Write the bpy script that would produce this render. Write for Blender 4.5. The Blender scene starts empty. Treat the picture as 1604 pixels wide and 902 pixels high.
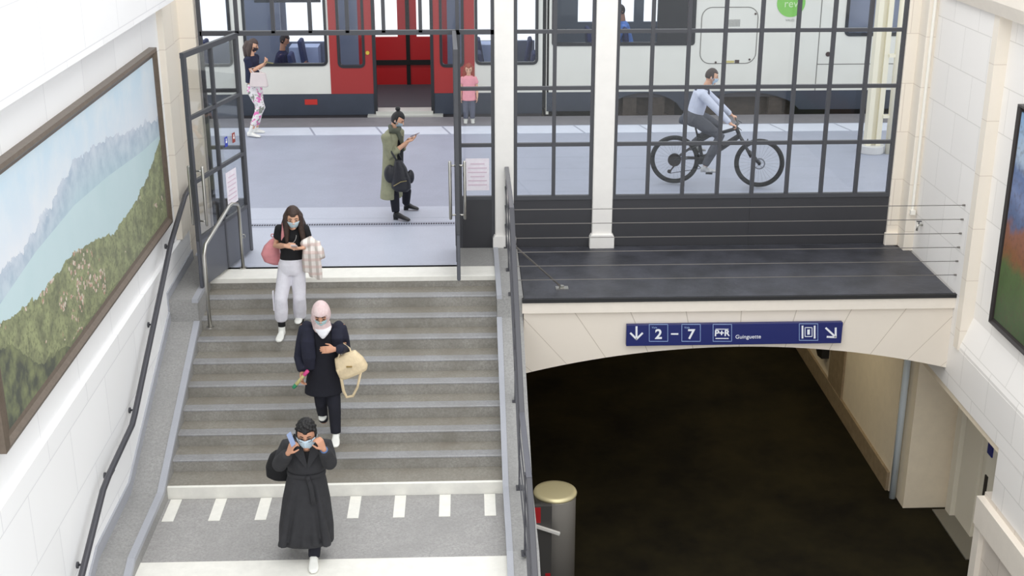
import bpy, bmesh, math, random
from mathutils import Vector, Matrix, noise
C = bpy.context.scene.collection
R = math.radians
random.seed(4)
V = Vector
# ------------------------------------------------------------------ camera
F_PX, PITCH, YAW = 2021.66, R(20.027), R(2.048)
CAM = V((0, -15.95, 5.25))
fwd = V((math.sin(YAW)*math.cos(PITCH), math.cos(YAW)*math.cos(PITCH), -math.sin(PITCH)))
rgt = V((math.cos(YAW), -math.sin(YAW), 0)); upv = rgt.cross(fwd)
cd = bpy.data.cameras.new('camera'); cam = bpy.data.objects.new('camera', cd); C.objects.link(cam)
cd.sensor_width = 36; cd.lens = F_PX/1604*36; cd.clip_end = 300
m = Matrix((rgt, upv, -fwd)).transposed().to_4x4(); m.translation = CAM; cam.matrix_world = m
bpy.context.scene.camera = cam
# ------------------------------------------------------------------ light
W = bpy.data.worlds.new('sky'); bpy.context.scene.world = W; W.use_nodes = True
bg = W.node_tree.nodes['Background']; bg.inputs[0].default_value = (0.955, 0.975, 1.0, 1); bg.inputs[1].default_value = 1.38
def area(name, loc, sx, sy, watt, col, rot=(0, 0, 0)):
    l = bpy.data.lights.new(name, 'AREA'); l.shape = 'RECTANGLE'; l.size = sx; l.size_y = sy; l.energy = watt; l.color = col
    o = bpy.data.objects.new(name, l); o.location = loc; o.rotation_euler = rot; C.objects.link(o); return o
area('hall_skylight', (1.1, -8.5, 9.5), 5.5, 14, 460, (1, 0.985, 0.95))
for y_ in (.8, 4.5, 8.5): area('tunnel_ceiling_lamp', (4.3, y_, -.78), .3, 1.6, 18, (1, .9, .66))
vs = bpy.context.scene.view_settings
vs.view_transform = 'Standard'; vs.look = 'None'; vs.gamma = 1; vs.exposure = 0.06; vs.use_curve_mapping = False

def un(px, py, ax, v):          # the point seen at a pixel on the plane ax = v
    d = rgt*((px-802)/F_PX) - upv*((py-451)/F_PX) + fwd
    i = 'xyz'.index(ax); return CAM + d*((v-CAM[i])/d[i])
def P(px, py, y): return un(px, py, 'y', y)

# ------------------------------------------------------------------ materials
def lin(c):
    return tuple(((x/255)/12.92 if x/255 <= .04045 else ((x/255+.055)/1.055)**2.4) for x in c)+(1,)
MC = {}
def mat(name, rgb, rough=.6, metal=0, var=0, vs_=6, bump=0, bs=40, col2=None, spec=.5):
    if name in MC: return MC[name]
    mt = bpy.data.materials.new(name); mt.use_nodes = True; nt = mt.node_tree; b = nt.nodes['Principled BSDF']
    c = lin(rgb); b.inputs['Base Color'].default_value = c; b.inputs['Roughness'].default_value = rough
    b.inputs['Metallic'].default_value = metal; b.inputs['Specular IOR Level'].default_value = spec
    tc = nt.nodes.new('ShaderNodeTexCoord')
    if var or col2:
        n = nt.nodes.new('ShaderNodeTexNoise'); n.inputs['Scale'].default_value = vs_; n.inputs['Detail'].default_value = 8
        n.inputs['Roughness'].default_value = .65
        nt.links.new(tc.outputs['Object'], n.inputs['Vector'])
        r = nt.nodes.new('ShaderNodeValToRGB'); r.color_ramp.elements[0].position = .35; r.color_ramp.elements[1].position = .65
        if col2: r.color_ramp.elements[0].color = c; r.color_ramp.elements[1].color = lin(col2)
        else:
            r.color_ramp.elements[0].color = tuple(x*(1-var) for x in c[:3])+(1,); r.color_ramp.elements[1].color = tuple(min(1, x*(1+var)) for x in c[:3])+(1,)
        nt.links.new(n.outputs['Fac'], r.inputs[0]); nt.links.new(r.outputs[0], b.inputs['Base Color'])
    if bump:
        n = nt.nodes.new('ShaderNodeTexNoise'); n.inputs['Scale'].default_value = bs; n.inputs['Detail'].default_value = 6
        nt.links.new(tc.outputs['Object'], n.inputs['Vector'])
        bp = nt.nodes.new('ShaderNodeBump'); bp.inputs['Strength'].default_value = bump; bp.inputs['Distance'].default_value = .02
        nt.links.new(n.outputs['Fac'], bp.inputs['Height']); nt.links.new(bp.outputs[0], b.inputs['Normal'])
    MC[name] = mt; return mt
def N(nt, op, a, b=None, c=None):
    n = nt.nodes.new('ShaderNodeMath'); n.operation = op
    for i, x in enumerate((a, b, c)):
        if x is None: continue
        if isinstance(x, (int, float)): n.inputs[i].default_value = x
        else: nt.links.new(x, n.inputs[i])
    return n.outputs[0]
def mix(nt, f, a, b):
    n = nt.nodes.new('ShaderNodeMix'); n.data_type = 'RGBA'
    if isinstance(f, (int, float)): n.inputs[0].default_value = f
    else: nt.links.new(f, n.inputs[0])
    for i, x in ((6, a), (7, b)):
        if isinstance(x, tuple): n.inputs[i].default_value = x
        else: nt.links.new(x, n.inputs[i])
    return n.outputs[2]
def ramp(nt, f, stops, interp='LINEAR'):
    n = nt.nodes.new('ShaderNodeValToRGB'); cr = n.color_ramp; cr.interpolation = interp
    while len(cr.elements) > 1: cr.elements.remove(cr.elements[0])
    for i, (p, c) in enumerate(stops):
        if isinstance(c, (int, float)): c = (c, c, c, 1)
        e = cr.elements[0] if i == 0 else cr.elements.new(p)
        e.position = p; e.color = c
    nt.links.new(f, n.inputs[0]); return n.outputs[0]
def coords(nt):
    g = nt.nodes.new('ShaderNodeNewGeometry'); s = nt.nodes.new('ShaderNodeSeparateXYZ'); nt.links.new(g.outputs['Position'], s.inputs[0])
    return g.outputs['Position'], s.outputs
def nz(nt, vec, sc, det=6, rough=.6):
    n = nt.nodes.new('ShaderNodeTexNoise'); n.inputs['Scale'].default_value = sc; n.inputs['Detail'].default_value = det; n.inputs['Roughness'].default_value = rough
    nt.links.new(vec, n.inputs['Vector']); return n.outputs['Fac']
def stone(name, rgb, joint, axes='yz', bw=.9, bh=.45, rough=.5, off=(0, 0), var=.04, mortar=.006):
    mt = bpy.data.materials.new(name); mt.use_nodes = True; nt = mt.node_tree; b = nt.nodes['Principled BSDF']
    pos, s = coords(nt)
    cb = nt.nodes.new('ShaderNodeCombineXYZ')
    nt.links.new(N(nt, 'ADD', s['XYZ'.index(axes[0].upper())], off[0]+50), cb.inputs[0]); nt.links.new(N(nt, 'ADD', s['XYZ'.index(axes[1].upper())], off[1]+45), cb.inputs[1])
    br = nt.nodes.new('ShaderNodeTexBrick'); nt.links.new(cb.outputs[0], br.inputs['Vector'])
    br.inputs['Scale'].default_value = 1; br.inputs['Mortar Size'].default_value = mortar; br.inputs['Brick Width'].default_value = bw; br.inputs['Row Height'].default_value = bh
    c = lin(rgb)
    br.inputs['Color1'].default_value = c; br.inputs['Color2'].default_value = tuple(x*(1-var) for x in c[:3])+(1,); br.inputs['Mortar'].default_value = lin(joint)
    br.inputs['Mortar Smooth'].default_value = .4
    n = nz(nt, pos, 3)
    o = mix(nt, N(nt, 'MULTIPLY', n, .12), br.outputs['Color'], tuple(x*.8 for x in c[:3])+(1,))
    nt.links.new(o, b.inputs['Base Color']); b.inputs['Roughness'].default_value = rough
    return mt
def vouss(name, rgb, joint):
    mt = bpy.data.materials.new(name); mt.use_nodes = True; nt = mt.node_tree; b = nt.nodes['Principled BSDF']
    pos, s = coords(nt)
    u = N(nt, 'DIVIDE', N(nt, 'SUBTRACT', s[0], 3.2), N(nt, 'ADD', s[2], 3.2))
    fr = N(nt, 'ABSOLUTE', N(nt, 'SUBTRACT', N(nt, 'FRACT', N(nt, 'MULTIPLY', u, 4.6)), .5))
    line = N(nt, 'GREATER_THAN', fr, .492)
    n = nz(nt, pos, 3)
    c = lin(rgb); base = mix(nt, n, c, tuple(x*.93 for x in c[:3])+(1,))
    nt.links.new(mix(nt, line, base, lin(joint)), b.inputs['Base Color']); b.inputs['Roughness'].default_value = .6
    return mt
def granite(name, rgb, amt=.25, sc=60, rough=.6, big=.15, brown=None):
    mt = bpy.data.materials.new(name); mt.use_nodes = True; nt = mt.node_tree; b = nt.nodes['Principled BSDF']
    pos, s = coords(nt); c = lin(rgb)
    n1 = nz(nt, pos, sc, 3, .8); n2 = nz(nt, pos, 1.7, 8, .7)
    c1 = mix(nt, ramp(nt, n1, [(.3, 0), (.7, 1)]), tuple(x*(1-amt) for x in c[:3])+(1,), tuple(x*(1+amt) for x in c[:3])+(1,))
    dark = lin(brown) if brown else tuple(x*(1-big*2) for x in c[:3])+(1,)
    c2 = mix(nt, N(nt, 'MULTIPLY', ramp(nt, n2, [(.38, 0), (.68, 1)]), .75), c1, dark)
    nt.links.new(c2, b.inputs['Base Color']); b.inputs['Roughness'].default_value = rough
    bp = nt.nodes.new('ShaderNodeBump'); bp.inputs['Strength'].default_value = .15; bp.inputs['Distance'].default_value = .01
    nt.links.new(n1, bp.inputs['Height']); nt.links.new(bp.outputs[0], b.inputs['Normal'])
    return mt
def glass(name, tint=(1, 1, 1), refl=1.0):
    mt = bpy.data.materials.new(name); mt.use_nodes = True; nt = mt.node_tree; nt.nodes.clear()
    o = nt.nodes.new('ShaderNodeOutputMaterial'); t = nt.nodes.new('ShaderNodeBsdfTransparent'); t.inputs[0].default_value = tint+(1,)
    g = nt.nodes.new('ShaderNodeBsdfGlossy'); g.inputs['Roughness'].default_value = .02
    fr = nt.nodes.new('ShaderNodeFresnel'); fr.inputs[0].default_value = 1.45
    mx = nt.nodes.new('ShaderNodeMixShader'); nt.links.new(N(nt, 'MULTIPLY', fr.outputs[0], refl), mx.inputs[0])
    nt.links.new(t.outputs[0], mx.inputs[1]); nt.links.new(g.outputs[0], mx.inputs[2]); nt.links.new(mx.outputs[0], o.inputs[0])
    return mt

# ------------------------------------------------------------------ mesh kit
ORG = {}
class MB:
    def __init__(s): s.v = []; s.f = []; s.mi = []; s.cur = 0
    def add(s, vs_, fs):
        o = len(s.v); s.v += [V(x) for x in vs_]
        for f in fs: s.f.append([i+o for i in f]); s.mi.append(s.cur)
        return s
    def box(s, x0, x1, y0, y1, z0, z1):
        if x0 > x1: x0, x1 = x1, x0
        if y0 > y1: y0, y1 = y1, y0
        if z0 > z1: z0, z1 = z1, z0
        return s.add([(x0, y0, z0), (x1, y0, z0), (x1, y1, z0), (x0, y1, z0), (x0, y0, z1), (x1, y0, z1), (x1, y1, z1), (x0, y1, z1)],
                     [(0, 3, 2, 1), (4, 5, 6, 7), (0, 1, 5, 4), (1, 2, 6, 5), (2, 3, 7, 6), (3, 0, 4, 7)])
    def obox(s, c, ax, ay, az):     # centre and three half axes
        c, ax, ay, az = V(c), V(ax), V(ay), V(az)
        if ax.cross(ay).dot(az) < 0: ax = -ax
        q = [c+ax*i+ay*j+az*k for k in (-1, 1) for (i, j) in ((-1, -1), (1, -1), (1, 1), (-1, 1))]
        return s.add(q, [(0, 3, 2, 1), (4, 5, 6, 7), (0, 1, 5, 4), (1, 2, 6, 5), (2, 3, 7, 6), (3, 0, 4, 7)])
    def beam(s, a, b, w, h, up=(0, 0, 1)):
        a, b = V(a), V(b); d = (b-a); up = V(up); side = d.cross(up).normalized(); u = side.cross(d).normalized()
        return s.obox((a+b)/2, d/2, side*w/2, u*h/2)
    def loft(s, rings, n=16, cap=True, e=2.0, round_=0):   # ring = (centre, half axis a, half axis b)
        rings = [(V(c), V(a), V(b)) for c, a, b in rings]
        if round_:
            (c0, a0, b0), (c1, _, _) = rings[0], rings[1]; t = (c0-c1).normalized()*min(a0.length, b0.length)*round_
            pre = [(c0+t*.95, a0*.3, b0*.3), (c0+t*.7, a0*.72, b0*.72)]
            (d0, p0, q0), (d1, _, _) = rings[-1], rings[-2]; t = (d0-d1).normalized()*min(p0.length, q0.length)*round_
            rings = pre+rings+[(d0+t*.7, p0*.72, q0*.72), (d0+t*.95, p0*.3, q0*.3)]
        vs_ = []
        for c, a, b in rings:
            for i in range(n):
                t = 2*math.pi*i/n; ct, st = math.cos(t), math.sin(t)
                ct = math.copysign(abs(ct)**(2/e), ct); st = math.copysign(abs(st)**(2/e), st)
                vs_.append(c+a*ct+b*st)
        fs = []
        for k in range(len(rings)-1):
            for i in range(n):
                j = (i+1) % n; fs.append((k*n+i, k*n+j, (k+1)*n+j, (k+1)*n+i))
        if cap:
            fs.append(tuple(range(n))[::-1]); fs.append(tuple(range((len(rings)-1)*n, len(rings)*n)))
        return s.add(vs_, fs)
    def tube(s, pts, rad, n=12, round_=0, flat=1, up=None):
        pts = [V(p) for p in pts]
        if not isinstance(rad, (list, tuple)): rad = [rad]*len(pts)
        ref = None; rings = []
        for i, p in enumerate(pts):
            t = (pts[min(i+1, len(pts)-1)]-pts[max(i-1, 0)])
            if t.length < 1e-9: t = V((0, 0, 1))
            t.normalize()
            if ref is None:
                ref = V(up) if up else (V((0, 0, 1)) if abs(t.z) < .9 else V((0, 1, 0)))
            a = (ref-t*ref.dot(t)).normalized(); b = t.cross(a); ref = a
            rings.append((p, a*rad[i]*flat, b*rad[i]))
        return s.loft(rings, n, True, 2, round_)
    def cyl(s, a, b, r, n=20, r2=None): return s.tube([a, b], [r, r if r2 is None else r2], n)
    def ell(s, c, a, b, d, nu=16, nv=10):
        c, a, b, d = V(c), V(a), V(b), V(d); vs_ = [c-d]
        for j in range(1, nv):
            ph = -math.pi/2+math.pi*j/nv
            for i in range(nu):
                t = 2*math.pi*i/nu; vs_.append(c+(a*math.cos(t)+b*math.sin(t))*math.cos(ph)+d*math.sin(ph))
        vs_.append(c+d); fs = []
        for i in range(nu): fs.append((0, 1+(i+1) % nu, 1+i))
        for j in range(nv-2):
            for i in range(nu):
                k = 1+j*nu; fs.append((k+i, k+(i+1) % nu, k+nu+(i+1) % nu, k+nu+i))
        k = 1+(nv-2)*nu
        for i in range(nu): fs.append((k+i, k+(i+1) % nu, k+nu))
        return s.add(vs_, fs)
    def prism(s, poly, ax, v0, v1):  # polygon of the two other axes extruded along ax
        i = 'xyz'.index(ax); o = [k for k in range(3) if k != i]; n = len(poly)
        def mk(p, v):
            q = [0, 0, 0]; q[i] = v; q[o[0]] = p[0]; q[o[1]] = p[1]; return q
        vs_ = [mk(p, v0) for p in poly]+[mk(p, v1) for p in poly]
        return s.add(vs_, [tuple(range(n)), tuple(range(2*n-1, n-1, -1))]+[(k, k+n, (k+1) % n+n, (k+1) % n) for k in range(n)])
    def torus(s, c, ax, R_, r, n=40, m=8, flat=1):
        c, ax = V(c), V(ax).normalized(); a = ax.orthogonal().normalized(); b = ax.cross(a); vs_ = []
        for i in range(n):
            t = 2*math.pi*i/n; d = a*math.cos(t)+b*math.sin(t)
            for j in range(m):
                u = 2*math.pi*j/m; vs_.append(c+d*(R_+r*math.cos(u))+ax*r*flat*math.sin(u))
        return s.add(vs_, [(i*m+j, ((i+1) % n)*m+j, ((i+1) % n)*m+(j+1) % m, i*m+(j+1) % m) for i in range(n) for j in range(m)])
    def holes(s, x0, x1, z0, z1, y0, y1, hs, plane='y'):   # slab with rectangular openings
        xs = sorted({x0, x1, *[h[0] for h in hs], *[h[1] for h in hs]}); zs = sorted({z0, z1, *[h[2] for h in hs], *[h[3] for h in hs]})
        xs = [x for x in xs if x0 <= x <= x1]; zs = [z for z in zs if z0 <= z <= z1]
        for a, b in zip(xs, xs[1:]):
            for c, d in zip(zs, zs[1:]):
                mx, mz = (a+b)/2, (c+d)/2
                if any(h[0] < mx < h[1] and h[2] < mz < h[3] for h in hs): continue
                if plane == 'y': s.box(a, b, y0, y1, c, d)
                else: s.box(y0, y1, a, b, c, d)
        return s
    def build(s, name, mats, parent=None, smooth=False, bevel=0, fuse=0, sm=3, kind=None, label=None, weld=False):
        me = bpy.data.meshes.new(name); me.from_pydata([tuple(v) for v in s.v], [], s.f)
        if not isinstance(mats, (list, tuple)): mats = [mats]
        for m_ in mats: me.materials.append(m_)
        for p, i in zip(me.polygons, s.mi): p.material_index = i
        bm = bmesh.new(); bm.from_mesh(me)
        if weld: bmesh.ops.remove_doubles(bm, verts=bm.verts, dist=1e-5)
        bmesh.ops.recalc_face_normals(bm, faces=bm.faces); bm.to_mesh(me); bm.free()
        o = bpy.data.objects.new(name, me); C.objects.link(o)
        if fuse:
            r = o.modifiers.new('r', 'REMESH'); r.mode = 'VOXEL'; r.voxel_size = fuse
            if sm:
                q = o.modifiers.new('s', 'SMOOTH'); q.iterations = sm; q.factor = .6
            bpy.context.view_layer.update(); dg = bpy.context.evaluated_depsgraph_get()
            me2 = bpy.data.meshes.new_from_object(o.evaluated_get(dg)); o.modifiers.clear(); o.data = me2; me2.name = name
            me2.materials.clear()
            for m_ in mats: me2.materials.append(m_)
            for p in me2.polygons: p.use_smooth = True; p.material_index = 0
        elif smooth:
            for p in me.polygons: p.use_smooth = True
        me = o.data
        if parent is None:
            xs = [v.co for v in me.vertices]
            org = V(((min(v.x for v in xs)+max(v.x for v in xs))/2, (min(v.y for v in xs)+max(v.y for v in xs))/2, min(v.z for v in xs)))
        else: org = ORG[parent.name]
        me.transform(Matrix.Translation(-org)); ORG[o.name] = org
        if parent is None: o.location = org
        else: o.parent = parent
        if bevel:
            b = o.modifiers.new('bevel', 'BEVEL'); b.width = bevel; b.segments = 2; b.limit_method = 'ANGLE'
        if kind: o['kind'] = kind
        if label: o['label'] = label
        return o
def thing(name, label, cat, loc, group=None, kind=None):
    o = bpy.data.objects.new(name, None); C.objects.link(o); o.location = loc; o.empty_display_size = .2; ORG[o.name] = V(loc)
    if label: o['label'] = label
    if cat: o['category'] = cat
    if group: o['group'] = group
    if kind: o['kind'] = kind
    return o
def tag(o, label, cat, group=None):
    o['label'] = label; o['category'] = cat
    if group: o['group'] = group
    return o
def text(s_, size, loc, xdir, zdir, name, mt, parent, depth=.002, align='CENTER', bold=0):
    cu = bpy.data.curves.new('t', 'FONT'); cu.body = s_; cu.size = size; cu.align_x = align; cu.align_y = 'CENTER'; cu.extrude = depth; cu.offset = bold
    o = bpy.data.objects.new('t', cu); C.objects.link(o); bpy.context.view_layer.update()
    me = bpy.data.meshes.new_from_object(o.evaluated_get(bpy.context.evaluated_depsgraph_get())); bpy.data.objects.remove(o)
    x, z = V(xdir).normalized(), V(zdir).normalized(); M = Matrix((x, z, x.cross(z))).transposed().to_4x4(); M.translation = V(loc)-(ORG[parent.name] if parent else V((0, 0, 0)))
    me.transform(M); me.materials.clear(); me.materials.append(mt)
    o = bpy.data.objects.new(name, me); C.objects.link(o); o.parent = parent; ORG[o.name] = ORG[parent.name]; return o

# ------------------------------------------------------------------ palette
white_wall_l = stone('white_marble_left', (250, 250, 250), (222, 222, 224), 'yz', 1.15, .62, .45)
white_wall_r = stone('white_marble_right', (250, 246, 241), (222, 218, 212), 'yz', .75, .5, .5)
cream = stone('cream_stone', (241, 232, 218), (216, 204, 190), 'xz', 1.5, .62, .6)  # cream stone for camera-facing trims, darker tone partly stands in for weaker light
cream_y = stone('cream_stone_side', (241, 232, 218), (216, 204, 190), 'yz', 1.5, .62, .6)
pillar_m = mat('pillar_plaster', (240, 237, 232), .6, var=.02)
arch_m = vouss('arch_stone', (238, 228, 214), (196, 184, 168)); mould_m = mat('moulding_stone', (240, 231, 218), .6, var=.02)
kerb_m = granite('kerb_granite', (154, 153, 151), .24, 42, .6, .07)
kerb_edge = granite('kerb_worn_edge', (170, 172, 179), .06, 90, .5, .04)
riser_m = granite('riser_granite', (158, 155, 149), .24, 38, .65, .1, (120, 116, 106))
tread_m = granite('tread_granite', (142, 138, 129), .24, 38, .6, .1, (124, 117, 106))
nose_m = granite('tread_worn_nosing', (152, 152, 154), .2, 38, .4, .08, (132, 130, 127))
paint_w = mat('white_step_paint', (236, 234, 226), .6, var=.04, vs_=9)
landing_m = granite('landing_asphalt', (164, 162, 160), .24, 45, .75, .1)
plat_m = granite('platform_asphalt', (160, 165, 181), .10, 40, .45, .06)  # grey-blue base colour carries the sky sheen on the asphalt
plat_l = granite('platform_paving_light', (184, 189, 203), .07, 40, .45, .04)
metal_d = mat('dark_grey_painted_steel', (70, 71, 76), .45)
kick_m = mat('kick_panel_steel', (58, 58, 62), .5, var=.03)
leaf_kick = mat('door_kick_panel', (88, 90, 98), .4)
steel = mat('brushed_steel', (190, 188, 182), .3, 1)
rail_m = mat('dark_rail_paint', (64, 64, 70), .35)
rail_light = mat('rail_sky_sheen', (86, 86, 94), .22)  # lighter paint on level rail sections imitates the sky they reflect
clear = glass('clear_glass', (.97, .98, .985), .6)
leaf_glass = glass('door_glass', (.97, .98, .985), .25)
tglass = glass('train_glass', (.9, .92, .95), .35)
membrane = mat('roofing_membrane', (48, 49, 54), .5, col2=(72, 73, 81), vs_=2.2, bump=.25, bs=14)
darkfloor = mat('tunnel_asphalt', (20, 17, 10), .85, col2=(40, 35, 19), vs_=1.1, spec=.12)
tun_w = mat('tunnel_plaster', (232, 218, 194), .7, var=.03)
brown_st = mat('brown_marble_plinth', (150, 132, 106), .5, var=.15, vs_=9)
gold = mat('bronze_frame', (112, 100, 88), .4, .35, var=.1, vs_=20)

# ================================================================== SETTING
S = 'structure'
# left wall
b = MB().box(-4.2, -3.47, -9.5, -.02, -3.0, .45).build('wall_left', white_wall_l, kind=S)
MB().box(-4.2, -3.52, -9.5, -.02, .45, 3.3).build('wall_left', white_wall_l, kind=S)
MB().prism([(-4.2, 3.3), (-3.3, 3.3), (-3.3, 4.3), (-3.2, 4.38), (-3.2, 4.6), (-4.2, 4.6)], 'y', -9.5, -.95).build('trim_1', white_wall_l, kind=S)
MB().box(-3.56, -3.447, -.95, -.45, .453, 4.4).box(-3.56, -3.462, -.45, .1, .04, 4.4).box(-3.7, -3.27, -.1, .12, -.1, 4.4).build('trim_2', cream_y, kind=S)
# right wall
b = MB(); b.box(5.72, 6.6, -2.2, .15, -1.17, 4.6); b.box(5.84, 6.6, -9.5, -2.2, -.6, 4.6); b.box(5.72, 6.6, -9.5, -2.2, -1.17, -.6); b.box(5.72, 6.6, -9.5, -3.6, -1.8, -1.168)
b.build('wall_right', white_wall_r, kind=S)
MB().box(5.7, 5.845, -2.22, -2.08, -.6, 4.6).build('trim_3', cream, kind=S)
MB().prism([(5.83, 3.27), (5.66, 3.27), (5.6, 3.42), (5.6, 3.7), (5.83, 3.7)], 'y', -9.5, -.6).build('trim_4', mould_m, kind=S)
MB().prism([(5.85, -.16), (5.722, -.56), (5.722, -.64), (5.85, -.64)], 'y', -9.5, -2.19).build('trim_5', white_wall_r, kind=S)
b = MB().box(5.72, 6.6, -9.5, -3.42, -3.4, -1.8); b.build('wall_right', stone('marble_panel', (226, 216, 204), (196, 184, 170), 'yz', .5, .42), kind=S)
MB().box(5.64, 5.74, -9.5, -3.4, -2.2, -1.86).box(5.66, 5.74, -3.55, -3.4, -3.4, -2.2).build('trim_6', mould_m, kind=S)
# right pier beside the glazing
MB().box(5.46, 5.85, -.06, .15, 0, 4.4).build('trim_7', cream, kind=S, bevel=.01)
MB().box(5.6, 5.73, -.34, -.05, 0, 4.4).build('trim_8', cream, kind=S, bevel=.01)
MB().box(5.43, 5.6, -.12, -.05, 0, .17).build('trim_9', mould_m, kind=S, bevel=.012)
# pillars
for k, (a, c) in enumerate(((.35, .59), (1.6, 1.86))):
    MB().box(a, c, -.08, .2, 0, 4.4).build('pillar', pillar_m, kind=S, bevel=.015)
    MB().prism([(a-.03, 0), (c+.03, 0), (c+.03, .15), (c+.01, .19), (a-.01, .19), (a-.03, .15)], 'y', -.12, .23).build('pillar_base', pillar_m, kind=S, bevel=.01)
# platform
MB().box(-9, .62, .95, 7.75, -.4, 0).box(.62, 14, 0.0, 7.75, -.4, 0).build('platform_floor', plat_m, kind=S)
MB().box(-3.47, .34, -.75, .95, -.3, 0.0).build('entrance_floor', plat_l, kind=S)
MB().box(-.1, .345, -.75, -.03, -.2, .004).build('entrance_kerb_slab', kerb_m, kind=S)
MB().box(-8, .62, 1.35, 1.9, -.1, .003).box(-8, .62, 1.15, 1.35, -.1, .001).build('paving_band', plat_l, kind=S)
edge_m = mat('platform_edge_concrete', (120, 118, 122), .7, var=.06)
MB().box(-9, 14, 7.05, 7.78, -.38, .004).build('platform_edge', edge_m, kind=S)
wl = MB()
x = -8.6
while x < 13:
    wl.prism([(x, 6.42), (x+1.14, 6.42), (x+1.14, 7.02), (x, 7.02)], 'z', 0, .006) if False else wl.add([(x, 6.4, .006), (x+1.15, 6.4, .006), (x+1.0, 6.98, .006), (x-.15, 6.98, .006), (x, 6.4, 0), (x+1.15, 6.4, 0), (x+1.0, 6.98, 0), (x-.15, 6.98, 0)], [(0, 1, 2, 3), (4, 7, 6, 5), (0, 4, 5, 1), (1, 5, 6, 2), (2, 6, 7, 3), (3, 7, 4, 0)])
    x += 1.19
wl.build('painted_safety_line', mat('safety_line_paint', (205, 210, 222), .6, var=.04, vs_=4), kind=S)
MB().box(-9, 14, 7.75, 14, -1.3, -.9).box(-9, 14, 13.5, 14, -1, .0).build('track_bed', mat('track_ballast', (45, 42, 38), .9, var=.2, vs_=20), kind=S)
# grate in the doorway
g = MB(); xx = -3.4
while xx < .3: g.box(xx, xx+.018, 1.04, 1.09, .001, .006); xx += .034
g.build('floor_grate', mat('grate_dark', (60, 62, 70), .5), kind=S)
# staircase
st = thing('staircase', None, None, (-1.4, -2.6, -1.37), kind=S)
RIS, TR = .137, .3267
for k in range(10):
    z = -RIS*k; y1 = -1.1-TR*k; bz = z-RIS if k < 9 else -1.37
    b = MB(); y0 = y1+TR if k else -.74
    b.cur = 0; b.prism([(y1+.004, bz-.08), (y0+.06, bz-.08), (y0+.06, z-.012), (y1+.004, z-.012)], 'x', -3.17, .335)
    b.cur = 1 if k not in (0, 9) else 3; b.prism([(y1+.13, z-.011), (y0+.05, z-.011), (y0+.05, z), (y1+.13, z)], 'x', -3.17, .335)
    b.cur = 2 if k not in (0, 9) else 3; b.prism([(y1, z-.02), (y1+.13, z-.02), (y1+.13, z+.001), (y1+.012, z+.001), (y1, z-.008)], 'x', -3.17, .335)
    if k == 9: b.cur = 3; b.box(-3.17, .33, y1-.004, y1+.02, -1.37, z-.004); b.cur = 1; b.box(-3.17, .33, y1+.03, y1+TR+.01, z, z+.003)
    if k == 0: b.cur = 3; b.box(-3.17, .33, y1-.003, y1+.03, z-.06, z-.004)
    b.build('step', [riser_m, tread_m, nose_m, paint_w], st)
# landing and next flight
ld = MB().box(-3.2, .34, -5.62, -4.03, -1.6, -1.37).build('landing_floor', landing_m, kind=S)
MB().box(-3.18, .335, -5.63, -5.26, -1.5, -1.366).build('painted_landing_band', paint_w, kind=S)
b = MB()
for k in range(8):
    x0 = -3.1+k*.462
    for xx_ in (x0,): b.box(xx_, xx_+.115, -4.5, -4.055, -1.372, -1.366)
b.build('painted_landing_stripes', paint_w, kind=S)
b = MB()
for k in range(1, 12): b.box(-3.2, .34, -5.62-TR*k, -5.6-TR*(k-1), -1.9-RIS*k, -1.37-RIS*k)
b.build('lower_staircase', riser_m, kind=S)
# sloped granite kerbs
prof = [(.0, .03), (-1.9, .03), (-1.9, -.24), (-4.22, -1.2), (-5.45, -1.2), (-8.6, -2.5)]
def kerb(x0, x1, xe0, xe1, yb):
    b = MB(); pr_ = [(yb, .03)]+prof[1:]
    b.prism(pr_+[(-8.6, -3.4), (yb, -3.4)], 'x', x0, x1); b.cur = 1
    for (ya, za), (yc, zc) in zip(pr_, pr_[1:]):
        if ya == yc: continue
        b.prism([(ya, za+.008), (yc-.004, zc+.008), (yc-.004, zc-.04), (ya, za-.04)], 'x', xe0, xe1)
    return b
kerb(-3.47, -3.13, -3.19, -3.12, -.3).build('kerb', [kerb_m, kerb_edge], kind=S)
kerb(.33, .63, .325, .385, 0).build('kerb', [kerb_m, kerb_edge], kind=S)
b = MB()
for (ya, za), (yc, zc) in zip(prof[2:], prof[3:]): b.prism([(ya, za+.13), (yc, zc+.13), (yc, zc-.1), (ya, za-.1)], 'x', -3.475, -3.45)
b.prism([(-.43, .16), (-1.91, .12), (-1.91, -.1), (-.43, -.1)], 'x', -3.48, -3.452)
b.build('baseboard_left', kerb_edge, kind=S)
# balcony slab
MB().prism([(.64, -1.93), (5.69, -1.93), (5.69, -.3), (5.46, -.05), (.64, -.05)], 'z', -.05, .004).build('balcony_floor', membrane, kind=S)
MB().box(.62, 5.72, -1.96, -1.9, -.045, .0).build('balcony_edge', mat('balcony_drip_edge', (30, 30, 32), .5), kind=S)
MB().box(.62, 5.72, -1.94, 0, -.18, -.046).build('trim_10', mould_m, kind=S)
# arch
Rr = (2.54**2+.31**2)/(2*.31); zc = -.65-Rr; pts = []
for i in range(33):
    x = .64+5.08*i/32; pts.append((x, zc+math.sqrt(Rr*Rr-(x-3.18)**2)))
b = MB()
for (xa, za), (xb, zb) in zip(pts, pts[1:]): b.prism([(xa, za), (xb, zb), (xb, -.17), (xa, -.17)], 'y', -1.9, -1.35)
b.build('arch', arch_m, kind=S, weld=True)
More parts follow.
